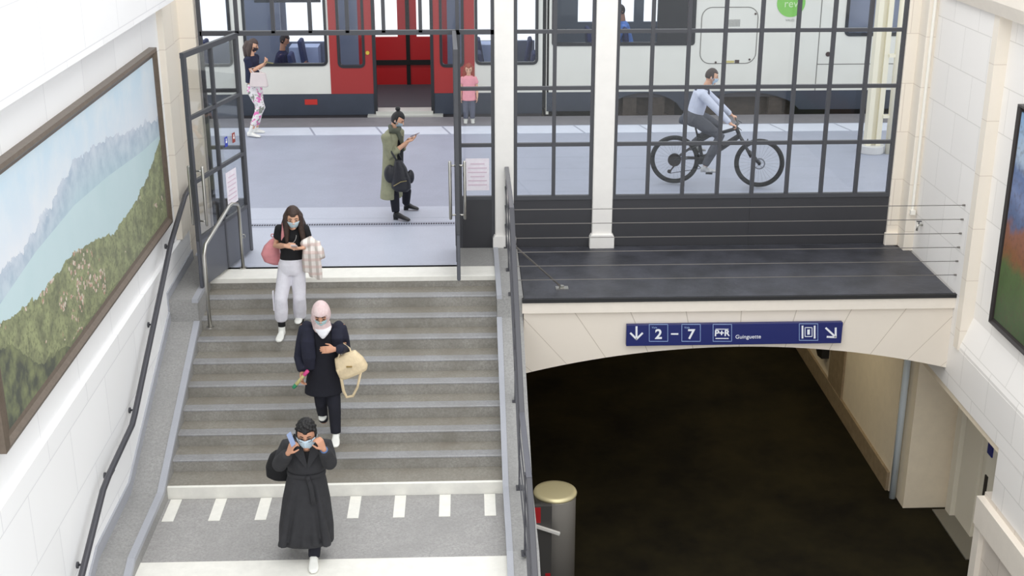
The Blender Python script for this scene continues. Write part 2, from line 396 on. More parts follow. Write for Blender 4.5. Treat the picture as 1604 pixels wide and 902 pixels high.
# tunnel
b = MB()
for (xa, za), (xb, zb) in zip(pts, pts[1:]): b.prism([(xa, za), (xb, zb), (xb, -.17), (xa, -.17)], 'y', -1.4, 14)
b.build('ceiling', tun_w, kind=S)
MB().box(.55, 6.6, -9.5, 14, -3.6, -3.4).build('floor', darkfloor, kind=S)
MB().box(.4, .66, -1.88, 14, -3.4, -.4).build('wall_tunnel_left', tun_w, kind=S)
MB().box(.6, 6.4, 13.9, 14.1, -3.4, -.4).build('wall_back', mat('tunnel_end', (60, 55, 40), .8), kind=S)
MB().box(5.75, 6.6, -.98, 14, -3.4, -.6).box(5.70, 5.76, -.52, 14, -3.4, -.6).build('wall_tunnel_right', tun_w, kind=S)
MB().box(5.66, 5.71, -.5, 13.8, -3.4, -3.12).box(5.67, 5.71, 1.85, 2.58, -3.12, -.9).build('baseboard_right', brown_st, kind=S)
# lift recess wall with two-leaf door
MB().holes(-3.7, -.9, -3.4, -1.17, 6.34, 6.6, [(-2.3, -1.2, -3.4, -1.3)], 'x').build('wall_recess', tun_w, kind=S)
MB().box(5.735, 6.6, -3.59, -.99, -1.25, -1.18).build('trim_11', tun_w, kind=S)
lift = thing('lift_door', 'pale grey two-leaf lift door set in the recess below the right wall', 'door', (6.36, -1.75, -3.4))
lm = mat('lift_door_paint', (226, 219, 202), .45)
MB().box(6.36, 6.4, -1.76, -1.2, -3.4, -1.3).build('door_leaf', lm, lift, bevel=.006)
MB().box(6.4, 6.44, -2.3, -1.74, -3.4, -1.3).build('door_leaf', lm, lift, bevel=.006)
MB().box(6.29, 6.36, -1.22, -1.05, -3.4, -1.27).box(6.3, 6.36, -2.275, -2.23, -3.4, -1.27).build('door_frame', lm, lift, bevel=.006)
MB().box(6.12, 6.42, -2.275, -1.05, -3.4, -3.385).build('sill', mat('sill_metal', (140, 136, 126), .4, .5), lift)
cs = thing('lift_call_panel', 'pale lift call column with a small blue plate and dark slot beside the lift door', 'call panel', (6.2, -3.0, -3.4))
MB().box(6.2, 6.34, -3.35, -2.28, -3.4, -1.26).build('housing', lm, cs, bevel=.01)
MB().box(6.185, 6.2, -2.44, -2.30, -1.90, -1.72).build('sign_plate', mat('blue_plate', (22, 32, 110), .4), cs)
MB().box(6.185, 6.2, -2.40, -2.33, -2.48, -2.18).build('button_slot', mat('slot_black', (40, 36, 34), .4), cs)

# ================================================================== GLAZED FACADE
def grid(x0, x1, xs, zs, z0=.64, z1=4.4, w=.045, y=0):
    b = MB(); b.box(x0, x1, y-.034, y+.034, z0, z0+.05)
    for x in xs: b.box(x-w/2, x+w/2, y-.03, y+.03, z0, z1)
    for z in zs: b.box(x0, x1, y-.025, y+.025, z-w/2, z+w/2)
    return b
Z = (.67, 1.36, 2.08, 2.78, 3.5)
wr = thing('window_1', None, None, (3.66, 0, 0), kind=S)
grid(1.86, 5.46, [1.88]+[1.86+.45*i for i in range(1, 8)]+[5.44], Z).build('window_frame', metal_d, wr)
MB().box(1.86, 5.46, -.02, .02, 0, .65).box(3.65, 3.67, -.026, -.018, 0, .65).build('kick_panel', kick_m, wr)
MB().box(1.86, 5.46, .0, .004, .67, 4.4).build('glass_pane', clear, wr)
wm = thing('window_2', None, None, (1.1, 0, 0), kind=S)
grid(.59, 1.6, [.612, 1.1, 1.58], Z).build('window_frame', metal_d, wm)
MB().box(.59, 1.6, -.02, .02, 0, .65).build('kick_panel', kick_m, wm)
MB().box(.59, 1.6, 0, .004, .67, 4.4).build('glass_pane', clear, wm)
wf = thing('window_3', None, None, (-1.4, 0, 0), kind=S)
b = MB()
for x in [-3.23, -2.78, -2.34, -1.89, -1.44, -1.0, -.55, -.1, .33]: b.box(x-.022, x+.022, -.03, .03, 2.78, 4.4)
for z in (2.78, 3.5): b.box(-3.23, .35, -.03, .03, z-.028, z+.028)
for x0, x1 in ((-3.23, -2.8), (-.09, .33)):
    b.box(x0-.022, x0+.022, -.03, .03, 0, 2.78); b.box(x1-.022, x1+.022, -.03, .03, 0, 2.78)
    for z in Z[:3]: b.box(x0, x1, -.025, .025, z-.022, z+.022)
b.build('window_frame', metal_d, wf)
for q_ in ((-3.23, -2.8), (-.09, .33)): MB().box(q_[0], q_[1], -.02, .02, 0, .65).build('kick_panel', kick_m, wf)
for q_ in ((-3.23, .35, 2.78, 4.4), (-3.23, -2.8, .67, 2.78), (-.09, .33, .67, 2.78)): MB().box(q_[0], q_[1], 0, .004, q_[2], q_[3]).build('glass_pane', clear, wf)
notice_m = mat('notice_paper', (240, 236, 242), .6, col2=(232, 222, 232), vs_=14)
def notice(c, ux, label):
    c, ux = V(c), V(ux).normalized(); r = thing('notice', label, 'notice', c+V((0, 0, -.2)))
    nrm = ux.cross(V((0, 0, 1)))
    MB().obox(c, ux*.15, nrm*.002, V((0, 0, .21))).build('sheet', notice_m, r)
    b = MB()
    for i in range(6): b.obox(c+V((0, 0, .14-.055*i))+nrm*.0035, ux*(.12 if i % 3 else .09), nrm*.0012, V((0, 0, .008)))
    b.build('printed_lines', mat('notice_print', (216, 196, 210), .6), r)
notice((.13, -.012, .98), (1, 0, 0), 'pale printed notice sheet stuck on the glass right of the open doorway')

def leaf(name, hinge, edge, label, sides):
    hinge, edge = V(hinge), V(edge); d = (edge-hinge); L = d.length; d.normalize(); nrm = d.cross(V((0, 0, 1)))
    r = thing(name, label, None, hinge, kind=S)
    def at(t, z): return hinge+d*t+V((0, 0, z))
    b = MB(); h = V((0, 0, 1)); th = .022
    for t in (.03, L/2, L-.035): b.obox(at(t, 1.4), d*(.03 if t != L/2 else .018), nrm*th, h*1.36)
    for z in (.62, 1.3, 2.04): b.obox(at(L/2, z), d*L/2, nrm*th*.9, h*.022)
    b.obox(at(L/2, 2.755), d*L/2, nrm*(th*1.1), h*.03); b.build('frame', metal_d, r)
    MB().obox(at(L/2, .32), d*(L/2), nrm*.016, h*.29).build('kick_panel', leaf_kick, r)
    MB().obox(at(L/2, 1.68), d*(L/2-.03), nrm*.003, h*1.06).build('glass_pane', leaf_glass, r)
    for s_ in sides:
        b = MB(); p = at(L-.1, 0)+nrm*.085*s_
        b.tube([p+h*.78, p+h*1.46], .019, 12, 1)
        for z in (.82, 1.42): b.cyl(p+h*z, at(L-.1, z), .011, 10)
        b.build('pull_handle', steel, r, smooth=True)
    return r, at, d, nrm
dl, atl, d_, n_ = leaf('door_1', (-2.78, -.12, .02), (-3.14, -1.55, .02), '', (1, -1))
dr, atr, _, _ = leaf('door_2', (-.14, -.05, .02), (-.115, -1.42, .02), '', (1, -1))
notice(atl(.46, .98)+n_*(-.012), -d_, 'pale printed notice sheet on the glass of the left open door leaf')
for t, z, c1, nm, la in ((.52, 1.56, (40, 60, 170), 'blue', 'small blue and white sticker on the left door glass'), (.3, 1.56, (150, 60, 48), 'red', 'small brick red sticker on the left door glass')):
    r = thing('sticker', la, 'sticker', atl(t, z-.06)); c_ = atl(t, z)-n_*.01
    MB().obox(c_, d_*.038, n_*.002, V((0, 0, .06))).build('backing', mat('sticker_'+nm, c1, .5), r)
    MB().obox(c_-n_*.003, d_*.018, n_*.001, V((0, 0, .014))).obox(c_-n_*.003+V((0, 0, .03)), d_*.01, n_*.001, V((0, 0, .01))).build('symbol', mat('sticker_white', (235, 235, 235), .5), r)

# ================================================================== RAILS
def rail_thing(name, label, loc): return thing(name, label, 'handrail', loc)
hr = rail_thing('wall_handrail', 'dark round wall handrail running down the left wall of the stairs', (-3.4, -3, -1.0))
MB().tube([(-3.38, -.5, 1.02), (-3.375, -.95, 1.0), (-3.37, -1.9, .71), (-3.37, -4.05, -.38), (-3.37, -4.2, -.44), (-3.37, -5.1, -.5), (-3.37, -5.35, -.54), (-3.37, -6.4, -.98), (-3.37, -7.6, -1.5)], .03, 14, 1).build('rail', rail_m, hr, smooth=True)
for y, z in ((-1.75, .72), (-2.85, .19), (-3.9, -.33), (-4.95, -.51), (-6.0, -.83)):
    MB().tube([(-3.475, y, z-.09), (-3.40, y, z-.085), (-3.37, y, z-.03)], .011, 8).tube([(-3.475, y, z-.09), (-3.455, y, z-.09)], .03, 14).build('bracket', metal_d, hr, smooth=True)
sr = rail_thing('short_handrail', 'short stainless tube handrail bent over the top steps beside left door', (-2.95, -1.5, -.28))
q = [V((-2.985, -2.0, -.28)), V((-2.985, -2.0, .60)), V((-2.975, -1.93, .7)), V((-2.86, -.95, .87)), V((-2.84, -.86, .87)), V((-2.80, -.74, .83)), V((-2.79, -.72, .78)), V((-2.79, -.72, 0))]
MB().tube(q, .022, 14).build('tube', steel, sr, smooth=True)
for e_ in (q[0], q[-1]): MB().cyl(e_, e_+V((0, 0, .012)), .045).build('floor_flange', steel, sr)
MB().torus((-2.76, -.73, .42), (0, 1, .2), .025, .005, 18, 6).build('ring_hook', steel, sr, smooth=True)
br = rail_thing('balustrade', 'dark flat-topped balustrade on the granite kerb between stairs and void', (.5, -2.8, -1.2))
top = [(.5, -.08, 1.08), (.5, -1.9, 1.08), (.515, -4.3, -.33), (.525, -5.6, -.36), (.535, -8.4, -1.5)]
for i, (a, c) in enumerate(zip(top, top[1:])):
    MB().beam(a, c, .055, .035).build('rail', rail_light if i in (0, 2) else rail_m, br, bevel=.006)
for y, z0, z1 in ((-.1, .03, 1.07), (-1.0, .03, 1.07), (-1.86, .03, 1.07), (-3.1, -.75, .38), (-4.25, -1.2, -.3), (-5.5, -1.2, -.36), (-6.8, -1.8, -.85)):
    MB().box(.485, .5, y-.03, y+.03, z0, z1).box(.46, .54, y-.05, y+.05, z0, z0+.012).build('post', rail_m, br)
for dz in (-.25, -.5, -.75):
    b = MB()
    for a, c in zip(top, top[1:]): b.beam(V(a)+V((-.02, 0, dz)), V(c)+V((-.02, 0, dz)), .012, .02)
    b.build('lower_rail', rail_m, br)
wire_m = mat('steel_wire', (120, 116, 112), .4, .6)
for i in range(6):
    z = 1.06-.17*i
    w = MB().tube([(.52, -1.87, z), (5.72, -1.87, z)], .0045, 6).tube([(5.69, -1.87, z), (5.72, -1.87, z)], .011, 8).build('guard_wire', wire_m)
    tag(w, ('topmost steel wire', 'second steel wire from the top', 'third steel wire from the top', 'third steel wire from the bottom', 'second steel wire from the bottom', 'lowest steel wire')[i]+' stretched across the balcony front', 'wire', 'guard wires across the balcony')
bs = thing('brace_rod', 'slanted steel brace rod from balustrade post to balcony membrane', 'brace', (1.1, -1.6, 0))
MB().tube([(.5, -1.8, .64), (1.1, -1.6, .02)], .011, 8).build('rod', wire_m, bs)
MB().box(1.03, 1.18, -1.65, -1.55, .004, .016).cyl((1.1, -1.6, .01), (1.1, -1.6, .04), .03, 12).build('foot_plate', steel, bs)
tp = thing('wall_tap', 'small metal tap on the white right wall above the balcony', 'tap', (5.68, -.61, .36))
MB().tube([(5.72, -.61, .43), (5.66, -.61, .43), (5.65, -.62, .36)], .014, 8).build('spout', steel, tp, smooth=True)
MB().tube([(5.67, -.61, .43), (5.67, -.61, .48)], .007, 6).box(5.64, 5.70, -.625, -.6, .475, .485).build('tap_handle', metal_d, tp)
dp = MB().tube([(5.66, -.36, .55), (5.66, -.36, 4.3)], .02, 10).box(5.63, 5.69, -.4, -.34, .5, .56).build('cable_duct', mat('duct_paint', (244, 240, 230), .5))
tag(dp, 'thin vertical cream cable duct on the pier right of the glazing', 'duct')
pp = MB().tube([(5.695, -.7, -3.4), (5.695, -.7, -.95)], .045, 16).build('drain_pipe', mat('pipe_grey_blue', (196, 204, 208), .4), smooth=True)
tag(pp, 'pale blue-grey vertical pipe on the tunnel wall near the recess', 'pipe')
bo = MB().prism([(2.72, -2.82), (2.95, -2.86), (3.4, -2.6), (3.4, -2.1), (2.72, -2.1)], 'x', 5.58, 5.7).build('wall_box', mat('speaker_black', (30, 28, 24), .5))
tag(bo, 'small dark box on the tunnel wall beside the brown stone strip', 'box')

# ================================================================== SIGN
sg = thing('direction_sign', 'long blue station sign with white arrows, track numbers 2 to 7 and lift symbol', 'sign', (3.12, -1.92, -.6))
navy = mat('sign_navy', (6, 24, 98), .35); wt = mat('sign_white', (238, 240, 246), .4); wthin = mat('sign_outline', (150, 175, 220), .4)
sx0, sx1, sz0, sz1 = 1.845, 4.40, -.598, -.335; sy = -1.965
MB().box(sx0, sx1, sy, -1.9, sz0, sz1).build('sign_board', navy, sg, bevel=.004)
def sp(px, py): p = un(px, py, 'y', sy-.003); return p
def stroke(pts, w, name, mt=wt):
    b = MB(); pts = [sp(*p) for p in pts]
    for a, c in zip(pts, pts[1:]): b.beam(a, c, .004, w, up=(0, -1, 0)) if False else b.obox((a+c)/2, (c-a)/2*(1+w*.4/max((c-a).length, .01)), V((0, .002, 0)), (c-a).cross(V((0, 1, 0))).normalized()*w/2)
    b.build(name, mt, sg)
def arrow(shaft, head, name='arrow'):
    b = MB()
    for L in (shaft, head):
        pts = [sp(*p) for p in L]
        for a, c in zip(pts, pts[1:]): b.obox((a+c)/2, (c-a)/2+(c-a).normalized()*.008, V((0, .002, 0)), (c-a).cross(V((0, 1, 0))).normalized()*.011)
    b.build(name, wt, sg)
arrow([(997, 512), (997, 530)], [(988, 522), (997, 531), (1006, 522)])
arrow([(1294, 514), (1308, 527)], [(1296, 527.5), (1309, 528), (1309, 514)])
for nm, x0, x1, t in (('pictogram', 1017, 1046, '2'), ('pictogram', 1068, 1097, '7')):
    stroke([(x0, 508), (x1, 508), (x1, 534.5), (x0, 534.5), (x0, 508)], .006, 'pictogram_outline', wthin)
    text(t, .17, sp((x0+x1)/2, 524), (1, 0, 0), (0, 0, 1), 'track_number', wt, sg, bold=.004)
    text('Voie', .035, sp(x0+8, 513), (1, 0, 0), (0, 0, 1), 'lettering', wthin, sg)
stroke([(1051.5, 523), (1062, 523)], .018, 'dash')
stroke([(1117, 508), (1146, 508), (1146, 534.5), (1117, 534.5), (1117, 508)], .006, 'pictogram_outline', wthin)
text('P+R', .105, sp(1131, 522), (1, 0, 0), (0, 0, 1), 'lettering', wt, sg, bold=.003)
stroke([(1121, 515.5), (1141, 515.5)], .008, 'symbol_bar'); stroke([(1121, 530), (1141, 530)], .010, 'symbol_bar')
text('Guinguette', .068, sp(1172, 527.5), (1, 0, 0), (0, 0, 1), 'lettering', wt, sg)
stroke([(1252, 507), (1281, 507), (1281, 533), (1252, 533), (1252, 507)], .006, 'pictogram_outline', wthin)
b = MB()
for L, w in (([(1257, 510), (1257, 530)], .02), ([(1276, 510), (1276, 530)], .02), ([(1261, 513), (1272, 513), (1272, 527), (1261, 527), (1261, 513)], .008), ([(1266.5, 516), (1266.5, 524)], .03)):
    pts = [sp(*p) for p in L]
    for a, c in zip(pts, pts[1:]): b.obox((a+c)/2, (c-a)/2, V((0, .002, 0)), (c-a).cross(V((0, 1, 0))).normalized()*w/2)
b.build('lift_symbol', wt, sg)

# ================================================================== WALL PAINTINGS
def painting(name, kind, W_, H_):
    mt = bpy.data.materials.new(name); mt.use_nodes = True; nt = mt.node_tree; b = nt.nodes['Principled BSDF']
    pos, s = coords(nt)
    if kind == 'lake':  # pale colours include the washed-out haze of sky reflected in the varnish
        u = N(nt, 'DIVIDE', N(nt, 'ADD', s[1], 7.1), 5.6); v = N(nt, 'DIVIDE', N(nt, 'SUBTRACT', s[2], .84), 1.99)
        n1 = nz(nt, pos, 1.6, 8); n2 = nz(nt, pos, 6, 8); n3 = nz(nt, pos, 26, 4, .7)
        def edge(stops, amp, nn): return N(nt, 'ADD', ramp(nt, u, stops), N(nt, 'MULTIPLY', N(nt, 'SUBTRACT', nn, .5), amp))
        crest = edge([(0, .64), (.14, .62), (.3, .70), (.42, .79), (.5, .78), (.62, .76), (.75, .69), (1, .63)], .16, n2)
        shore = ramp(nt, u, [(0, .50), (.2, .57), (.4, .60), (.6, .58), (.85, .53), (1, .52)])
        hill = edge([(0, .48), (.06, .43), (.2, .39), (.35, .41), (.45, .38), (.6, .29), (.75, .31), (.9, .40), (1, .5)], .09, n2)
        dark = edge([(0, .40), (.07, .30), (.15, .14), (.3, .05), (.6, .04), (1, .04)], .14, n2)
        sky = mix(nt, N(nt, 'MULTIPLY', ramp(nt, n1, [(.4, 0), (.7, 1)]), .6), ramp(nt, v, [(.55, lin((226, 228, 234))), (1, lin((190, 214, 228)))]), lin((232, 232, 232)))
        mtn = mix(nt, ramp(nt, n2, [(.35, 0), (.65, 1)]), lin((166, 182, 198)), lin((206, 212, 222)))
        mtn = mix(nt, N(nt, 'MULTIPLY', ramp(nt, N(nt, 'SUBTRACT', crest, v), [(0, 0), (.22, 1)]), .8), mtn, lin((172, 200, 208)))
        lake = mix(nt, n1, lin((184, 208, 212)), lin((200, 218, 222)))
        green = mix(nt, ramp(nt, n2, [(.35, 0), (.62, 1)]), lin((118, 122, 98)), lin((158, 164, 124)))
        vo = nt.nodes.new('ShaderNodeTexVoronoi'); vo.inputs['Scale'].default_value = 17; nt.links.new(pos, vo.inputs['Vector'])
        vill = N(nt, 'MULTIPLY', N(nt, 'LESS_THAN', vo.outputs['Distance'], .42), N(nt, 'GREATER_THAN', N(nt, 'ADD', nz(nt, pos, 2.3, 2), ramp(nt, u, [(0, .08), (.12, .1), (.2, 0), (.3, .14), (.5, .14), (.6, 0)])), .635))
        green = mix(nt, N(nt, 'MULTIPLY', ramp(nt, n3, [(.5, 0), (.6, 1)]), .6), green, lin((92, 98, 78)))
        green = mix(nt, vill, green, mix(nt, ramp(nt, n3, [(.45, 0), (.55, 1)]), lin((178, 136, 120)), lin((214, 206, 192))))
        drk = mix(nt, ramp(nt, n2, [(.4, 0), (.65, 1)]), lin((84, 88, 80)), lin((130, 136, 102)))
        c = mix(nt, N(nt, 'LESS_THAN', v, crest), sky, mtn); c = mix(nt, N(nt, 'LESS_THAN', v, shore), c, lake)
        c = mix(nt, N(nt, 'LESS_THAN', v, hill), c, green); c = mix(nt, N(nt, 'LESS_THAN', v, dark), c, drk)
    else:
        v = N(nt, 'DIVIDE', s[2], 2.4); n2 = nz(nt, pos, 4, 8); n3 = nz(nt, pos, 15, 6)
        vv = N(nt, 'ADD', v, N(nt, 'MULTIPLY', N(nt, 'SUBTRACT', n2, .5), .22))
        c = ramp(nt, vv, [(0, lin((62, 84, 54))), (.28, lin((92, 112, 70))), (.36, lin((140, 96, 66))), (.46, lin((150, 104, 88))), (.52, lin((96, 110, 142))), (.62, lin((128, 142, 178))), (.72, lin((104, 122, 160))), (.8, lin((176, 192, 210))), (1, lin((130, 168, 206)))])
        c = mix(nt, N(nt, 'MULTIPLY', ramp(nt, n3, [(.5, 0), (.65, 1)]), .4), c, lin((90, 74, 66)))
    nt.links.new(c, b.inputs['Base Color']); b.inputs['Roughness'].default_value = .45; b.inputs['Specular IOR Level'].default_value = .3
    return mt
pa = thing('wall_painting', 'wide framed lake and mountain painting on the left wall above the stairs', 'painting', (-3.45, -4.3, .84))
MB().box(-3.52, -3.47, -7.1, -1.5, .9, 2.77).build('canvas', painting('lake_painting', 'lake', 5.6, 1.99), pa)
def frame(xw, sgn, y0, y1, z0, z1, w, par, mt, d=.09, near=1):
    b = MB()
    prof_ = [(0, 0), (0, d), (w*.25, d*1.1), (w*.5, d*.75), (w*.85, d*.55), (w, d*.3), (w, 0)]
    cs_ = [(y0, z0, near, 1), (y1, z0, -1, 1), (y1, z1, -1, -1), (y0, z1, near, -1)]; n = len(prof_); vs_ = []
    for (y, z, sy_, sz_) in cs_:
        for (i, h) in prof_: vs_.append((xw+sgn*h, y+sy_*i, z+sz_*i))
    fs = [(k*n+i, k*n+(i+1) % n, ((k+1) % 4)*n+(i+1) % n, ((k+1) % 4)*n+i) for k in range(4) for i in range(n)]
    b.add(vs_, fs).build('frame', mt, par)
frame(-3.525, 1, -7.26, -1.42, .82, 2.85, .13, pa, gold, .09, 2.2)
pb = thing('wall_painting', 'framed painting of autumn slopes and blue mountains on the right wall', 'painting', (5.82, -4.8, 0))
MB().box(5.80, 5.85, -6.9, -2.85, .05, 2.36).build('canvas', painting('autumn_painting', 'autumn', 4, 2.4), pb)
frame(5.845, -1, -6.95, -2.78, -.02, 2.43, .07, pb, mat('dark_frame', (42, 36, 34), .4), .07)

# ================================================================== METAL BIN AND PANEL IN THE VOID
tb = thing('ticket_pillar', 'brushed steel cylinder with domed disc lid standing in the void', 'pillar bin', (.99, -2.5, -3.4))
MB().loft([((.99, -2.5, z), (r, 0, 0), (0, r, 0)) for z, r in ((-3.4, .245), (-2.26, .245), (-2.24, .25))], 40).build('drum', mat('drum_steel', (182, 177, 170), .45, .3), tb, smooth=True)
MB().loft([((.99, -2.5, z), (r, 0, 0), (0, r, 0)) for z, r in ((-2.24, .255), (-2.225, .258), (-2.205, .25), (-2.195, .2), (-2.19, .02))], 40).build('lid', mat('lid_brass_steel', (228, 216, 172), .4, .5), tb, smooth=True)
tpn = thing('info_panel', 'dark upright panel with red label blocks leaning against the steel cylinder', 'panel', (.82, -2.72, -3.4))
MB().box(.66, .93, -2.86, -2.8, -3.4, -2.2).build('board', mat('panel_grey', (72, 70, 68), .5), tpn, bevel=.004)
for q_ in ((.66, .8, -2.42, -2.22), (.86, .92, -3.38, -3.1)): MB().box(q_[0], q_[1], -2.868, -2.86, q_[2], q_[3]).build('red_label', mat('panel_red', (176, 28, 34), .5), tpn)
MB().beam((.66, -2.88, -2.42), (1.02, -2.88, -2.56), .04, .03).build('white_bar', mat('panel_white', (225, 222, 216), .5), tpn)

# ================================================================== PLATFORM COLUMN
pc = thing('platform_post', 'pair of slender cream steel posts on a round base near the platform edge', 'post', (6.75, 4.85, 0))
cm_ = mat('post_cream', (236, 230, 208), .45)
MB().box(6.62, 6.7, 4.76, 4.94, .12, 4).box(6.78, 6.86, 4.76, 4.94, .12, 4).box(6.69, 6.79, 4.83, 4.87, .12, 4).build('post', cm_, pc)
MB().tube([(7.0, 4.75, 0), (7.0, 4.75, 4)], .06, 20).build('downpipe', cm_, pc, smooth=True)
for z in (.6, 1.6, 2.6): MB().box(6.85, 7.05, 4.72, 4.8, z, z+.05).build('clamp', cm_, pc)
MB().cyl((6.74, 4.85, 0), (6.74, 4.85, .13), .21, 32).build('base', mat('post_base', (206, 206, 206), .6), pc, bevel=.01)

# ================================================================== TRAIN
cream_t = mat('train_cream', (222, 222, 214), .4, var=.02, vs_=2); red_t = mat('train_red', (158, 44, 42), .4); slate = mat('train_slate', (54, 61, 74), .45, var=.06)
gask = mat('window_gasket', (34, 36, 40), .4); inner = mat('train_interior_grey', (122, 130, 150), .6); blue_in = mat('train_interior_pale_blue', (176, 190, 224), .6)
black_u = mat('underframe_black', (16, 15, 14), .8); seat_m = mat('seat_fabric_blue', (38, 48, 92), .8, var=.15, vs_=20); silver_t = mat('door_step_metal', (198, 198, 192), .4, .3)
YT, YF = 7.95, 10.75
def X(px, py=60, y=YT): return P(px, py, y).x
def rrect(x0, x1, z0, z1, r, n=6):
    pts = []
    for cx, cz, a0 in ((x1-r, z0+r, -90), (x1-r, z1-r, 0), (x0+r, z1-r, 90), (x0+r, z0+r, 180)):
        for i in range(n+1): a = R(a0+90*i/n); pts.append((cx+r*math.cos(a), cz+r*math.sin(a)))
    return pts
def ring_frame(mb, x0, x1, z0, z1, r, w, y0, y1):
    o_ = rrect(x0, x1, z0, z1, r); i_ = rrect(x0+w, x1-w, z0+w, z1-w, max(r-w, .01)); n = len(o_)
    vs_ = [(p[0], y, p[1]) for y in (y0, y1) for L in (o_, i_) for p in L]
    fs = []
    for k in range(n):
        j = (k+1) % n; fs += [(k, j, n+j, n+k), (2*n+k, 3*n+k, 3*n+j, 2*n+j), (k, 2*n+k, 2*n+j, j), (n+k, n+j, 3*n+j, 3*n+k)]
    return mb.add(vs_, fs)
ta = thing('train_carriage', 'cream and red train carriage with open red doors, left behind the doorway', 'train carriage', (-2.2, 9.35, -.9), 'carriages of the train at the platform')
wz = (.97, 2.45); tz = 3.6
xd0, xd1 = X(585), X(676); xr0, xr1 = X(515), X(743)
w1 = (-6.3, X(361)); w2 = (X(383), X(512)-.02); w3 = (xr1+.03, 1.32)
MB().holes(-7, xr0, .42, tz, YT, YT+.08, [(*w1, *wz), (*w2, *wz)]).build('side_wall', cream_t, ta)
MB().holes(xr1, 1.42, .42, tz, YT, YT+.08, [(*w3, *wz)]).build('side_wall', cream_t, ta)
rw1 = (X(529), X(569), .93, 2.4); rw2 = (X(690), X(725), .93, 2.4)
MB().holes(xr0, xd0, .42, tz, YT-.01, YT+.08, [rw1]).holes(xd1, xr1, .42, tz, YT-.01, YT+.08, [rw2]).box(xd0, xd1, YT, YT+.08, 2.5, tz).build('door_surround', red_t, ta)
MB().box(-7, xd0, YT-.005, YT+.08, .02, .42).build('skirt', slate, ta)
MB().box(xd1, 1.42, YT-.005, YT+.08, .02, .42).build('skirt', slate, ta)
for h in ((*w1, *wz), (*w2, *wz), (*w3, *wz), rw1, rw2): ring_frame(MB(), h[0]-.02, h[1]+.02, h[2]-.03, h[3]+.02, .1, .05, YT-.02, YT+.06).build('window_gasket', gask, ta)
for h in ((*w1, *wz), (*w2, *wz), (*w3, *wz), rw1, rw2): MB().box(h[0], h[1], YT+.03, YT+.036, h[2], h[3]).build('window_pane', tglass, ta)
def XF(px): return P(px, 30, YF).x
fz = (.93, 2.5)
fh = [(XF(300)-1.2, XF(355), *fz), (XF(448), XF(514), *fz), (XF(740), XF(866), *fz)]
fd = [(XF(587), XF(622), 1.02, 2.3), (XF(652), XF(674), 1.02, 2.3)]
MB().holes(-7, XF(560), .0, tz, YF, YF+.08, fh).build('far_wall', inner, ta)
MB().holes(XF(700), 1.42, 0, tz, YF, YF+.08, fh).build('far_wall', inner, ta)
MB().holes(XF(560), XF(700), 0, tz, YF, YF+.08, fd).build('far_door', mat('train_door_red_dark', (176, 20, 24), .4), ta)
xm = XF(638); MB().box(xm-.04, xm+.04, YF-.02, YF, 0, 2.6).box(XF(585), XF(676), YF-.03, YF, .45, .55).build('far_door_seal', black_u, ta)
MB().box(-7, 1.42, YT, YF, tz-.05, tz+.05).build('roof', cream_t, ta)
MB().box(-7, 1.42, YT+.02, YF, -.06, .04).build('carriage_floor', mat('carriage_floor_dark', (62, 60, 66), .6), ta)
MB().box(-7, 1.42, YT+.1, YF, -.85, -.06).build('underframe', black_u, ta)
MB().box(X(572), X(692), YT-.16, YT+.05, .0, .035).box(xd0, xd1, YT-.05, YT+.3, .035, .09).build('door_step', silver_t, ta)
MB().box(xd0-.03, xd0+.03, YT-.02, YT+.1, .04, 2.5).build('door_post', gask, ta)
MB().box(xd1-.03, xd1+.03, YT-.02, YT+.1, .04, 2.5).build('door_post', gask, ta)
MB().cyl((X(576, 88), YT-.03, 1.18), (X(576, 88), YT, 1.18), .035, 16).build('door_button', mat('button_yellow', (200, 176, 60), .4), ta)
MB().box(X(472), X(492), YT-.012, YT, .22, .32).build('reflector', mat('reflector_red', (190, 44, 34), .3), ta)
MB().box(XF(375), XF(445), YF-.6, YF-.5, .04, 2.6).build('partition', inner, ta)
MB().box(X(395), X(500), YT+.5, YT+.56, 2.03, 2.3).build('display', mat('display_dark', (54, 56, 62), .5), ta)
om = bpy.data.materials.new('display_orange'); om.use_nodes = True; e_ = om.node_tree.nodes['Principled BSDF']; e_.inputs['Emission Color'].default_value = lin((255, 150, 40)); e_.inputs['Emission Strength'].default_value = 1.2
b = MB()
xo = P(396, 2, YT+.49).x
for k in range(9):
    if k in (2, 5): continue
    for zz in range(3): b.box(xo+.115*k, xo+.115*k+.03, YT+.488, YT+.5, 2.11+.05*zz, 2.14+.05*zz)
    b.box(xo+.115*k+.04, xo+.115*k+.08, YT+.488, YT+.5, 2.11, 2.135)
b.build('display_lettering', om, ta)
def seat(x, y, par, h=1.12, rot=1):
    b = MB(); z0 = .04
    b.box(x-.22, x+.22, y-.23, y+.23, z0+.36, z0+.47); b.prism([(x+rot*.16, z0+.45), (x+rot*.26, z0+.45), (x+rot*.34, h+z0), (x+rot*.26, h+z0)], 'y', y-.23, y+.23)
    b.box(x-.1, x+.1, y-.1, y+.1, z0, z0+.36); b.build('seat', seat_m, par, bevel=.03)
for x in (-5.6, -4.9, -3.0, .55, 1.0):
    for y in (8.5, 10.1): seat(x, y, ta, 1.05, 1 if x < -5 or x > .9 else -1)
MB().box(XF(455), XF(500), YF-.5, YF-.02, .04, .9).build('panel_blue', blue_in, ta)
MB().box(XF(742), XF(800), YF-.5, YF-.02, .04, .93).build('panel_blue', blue_in, ta)

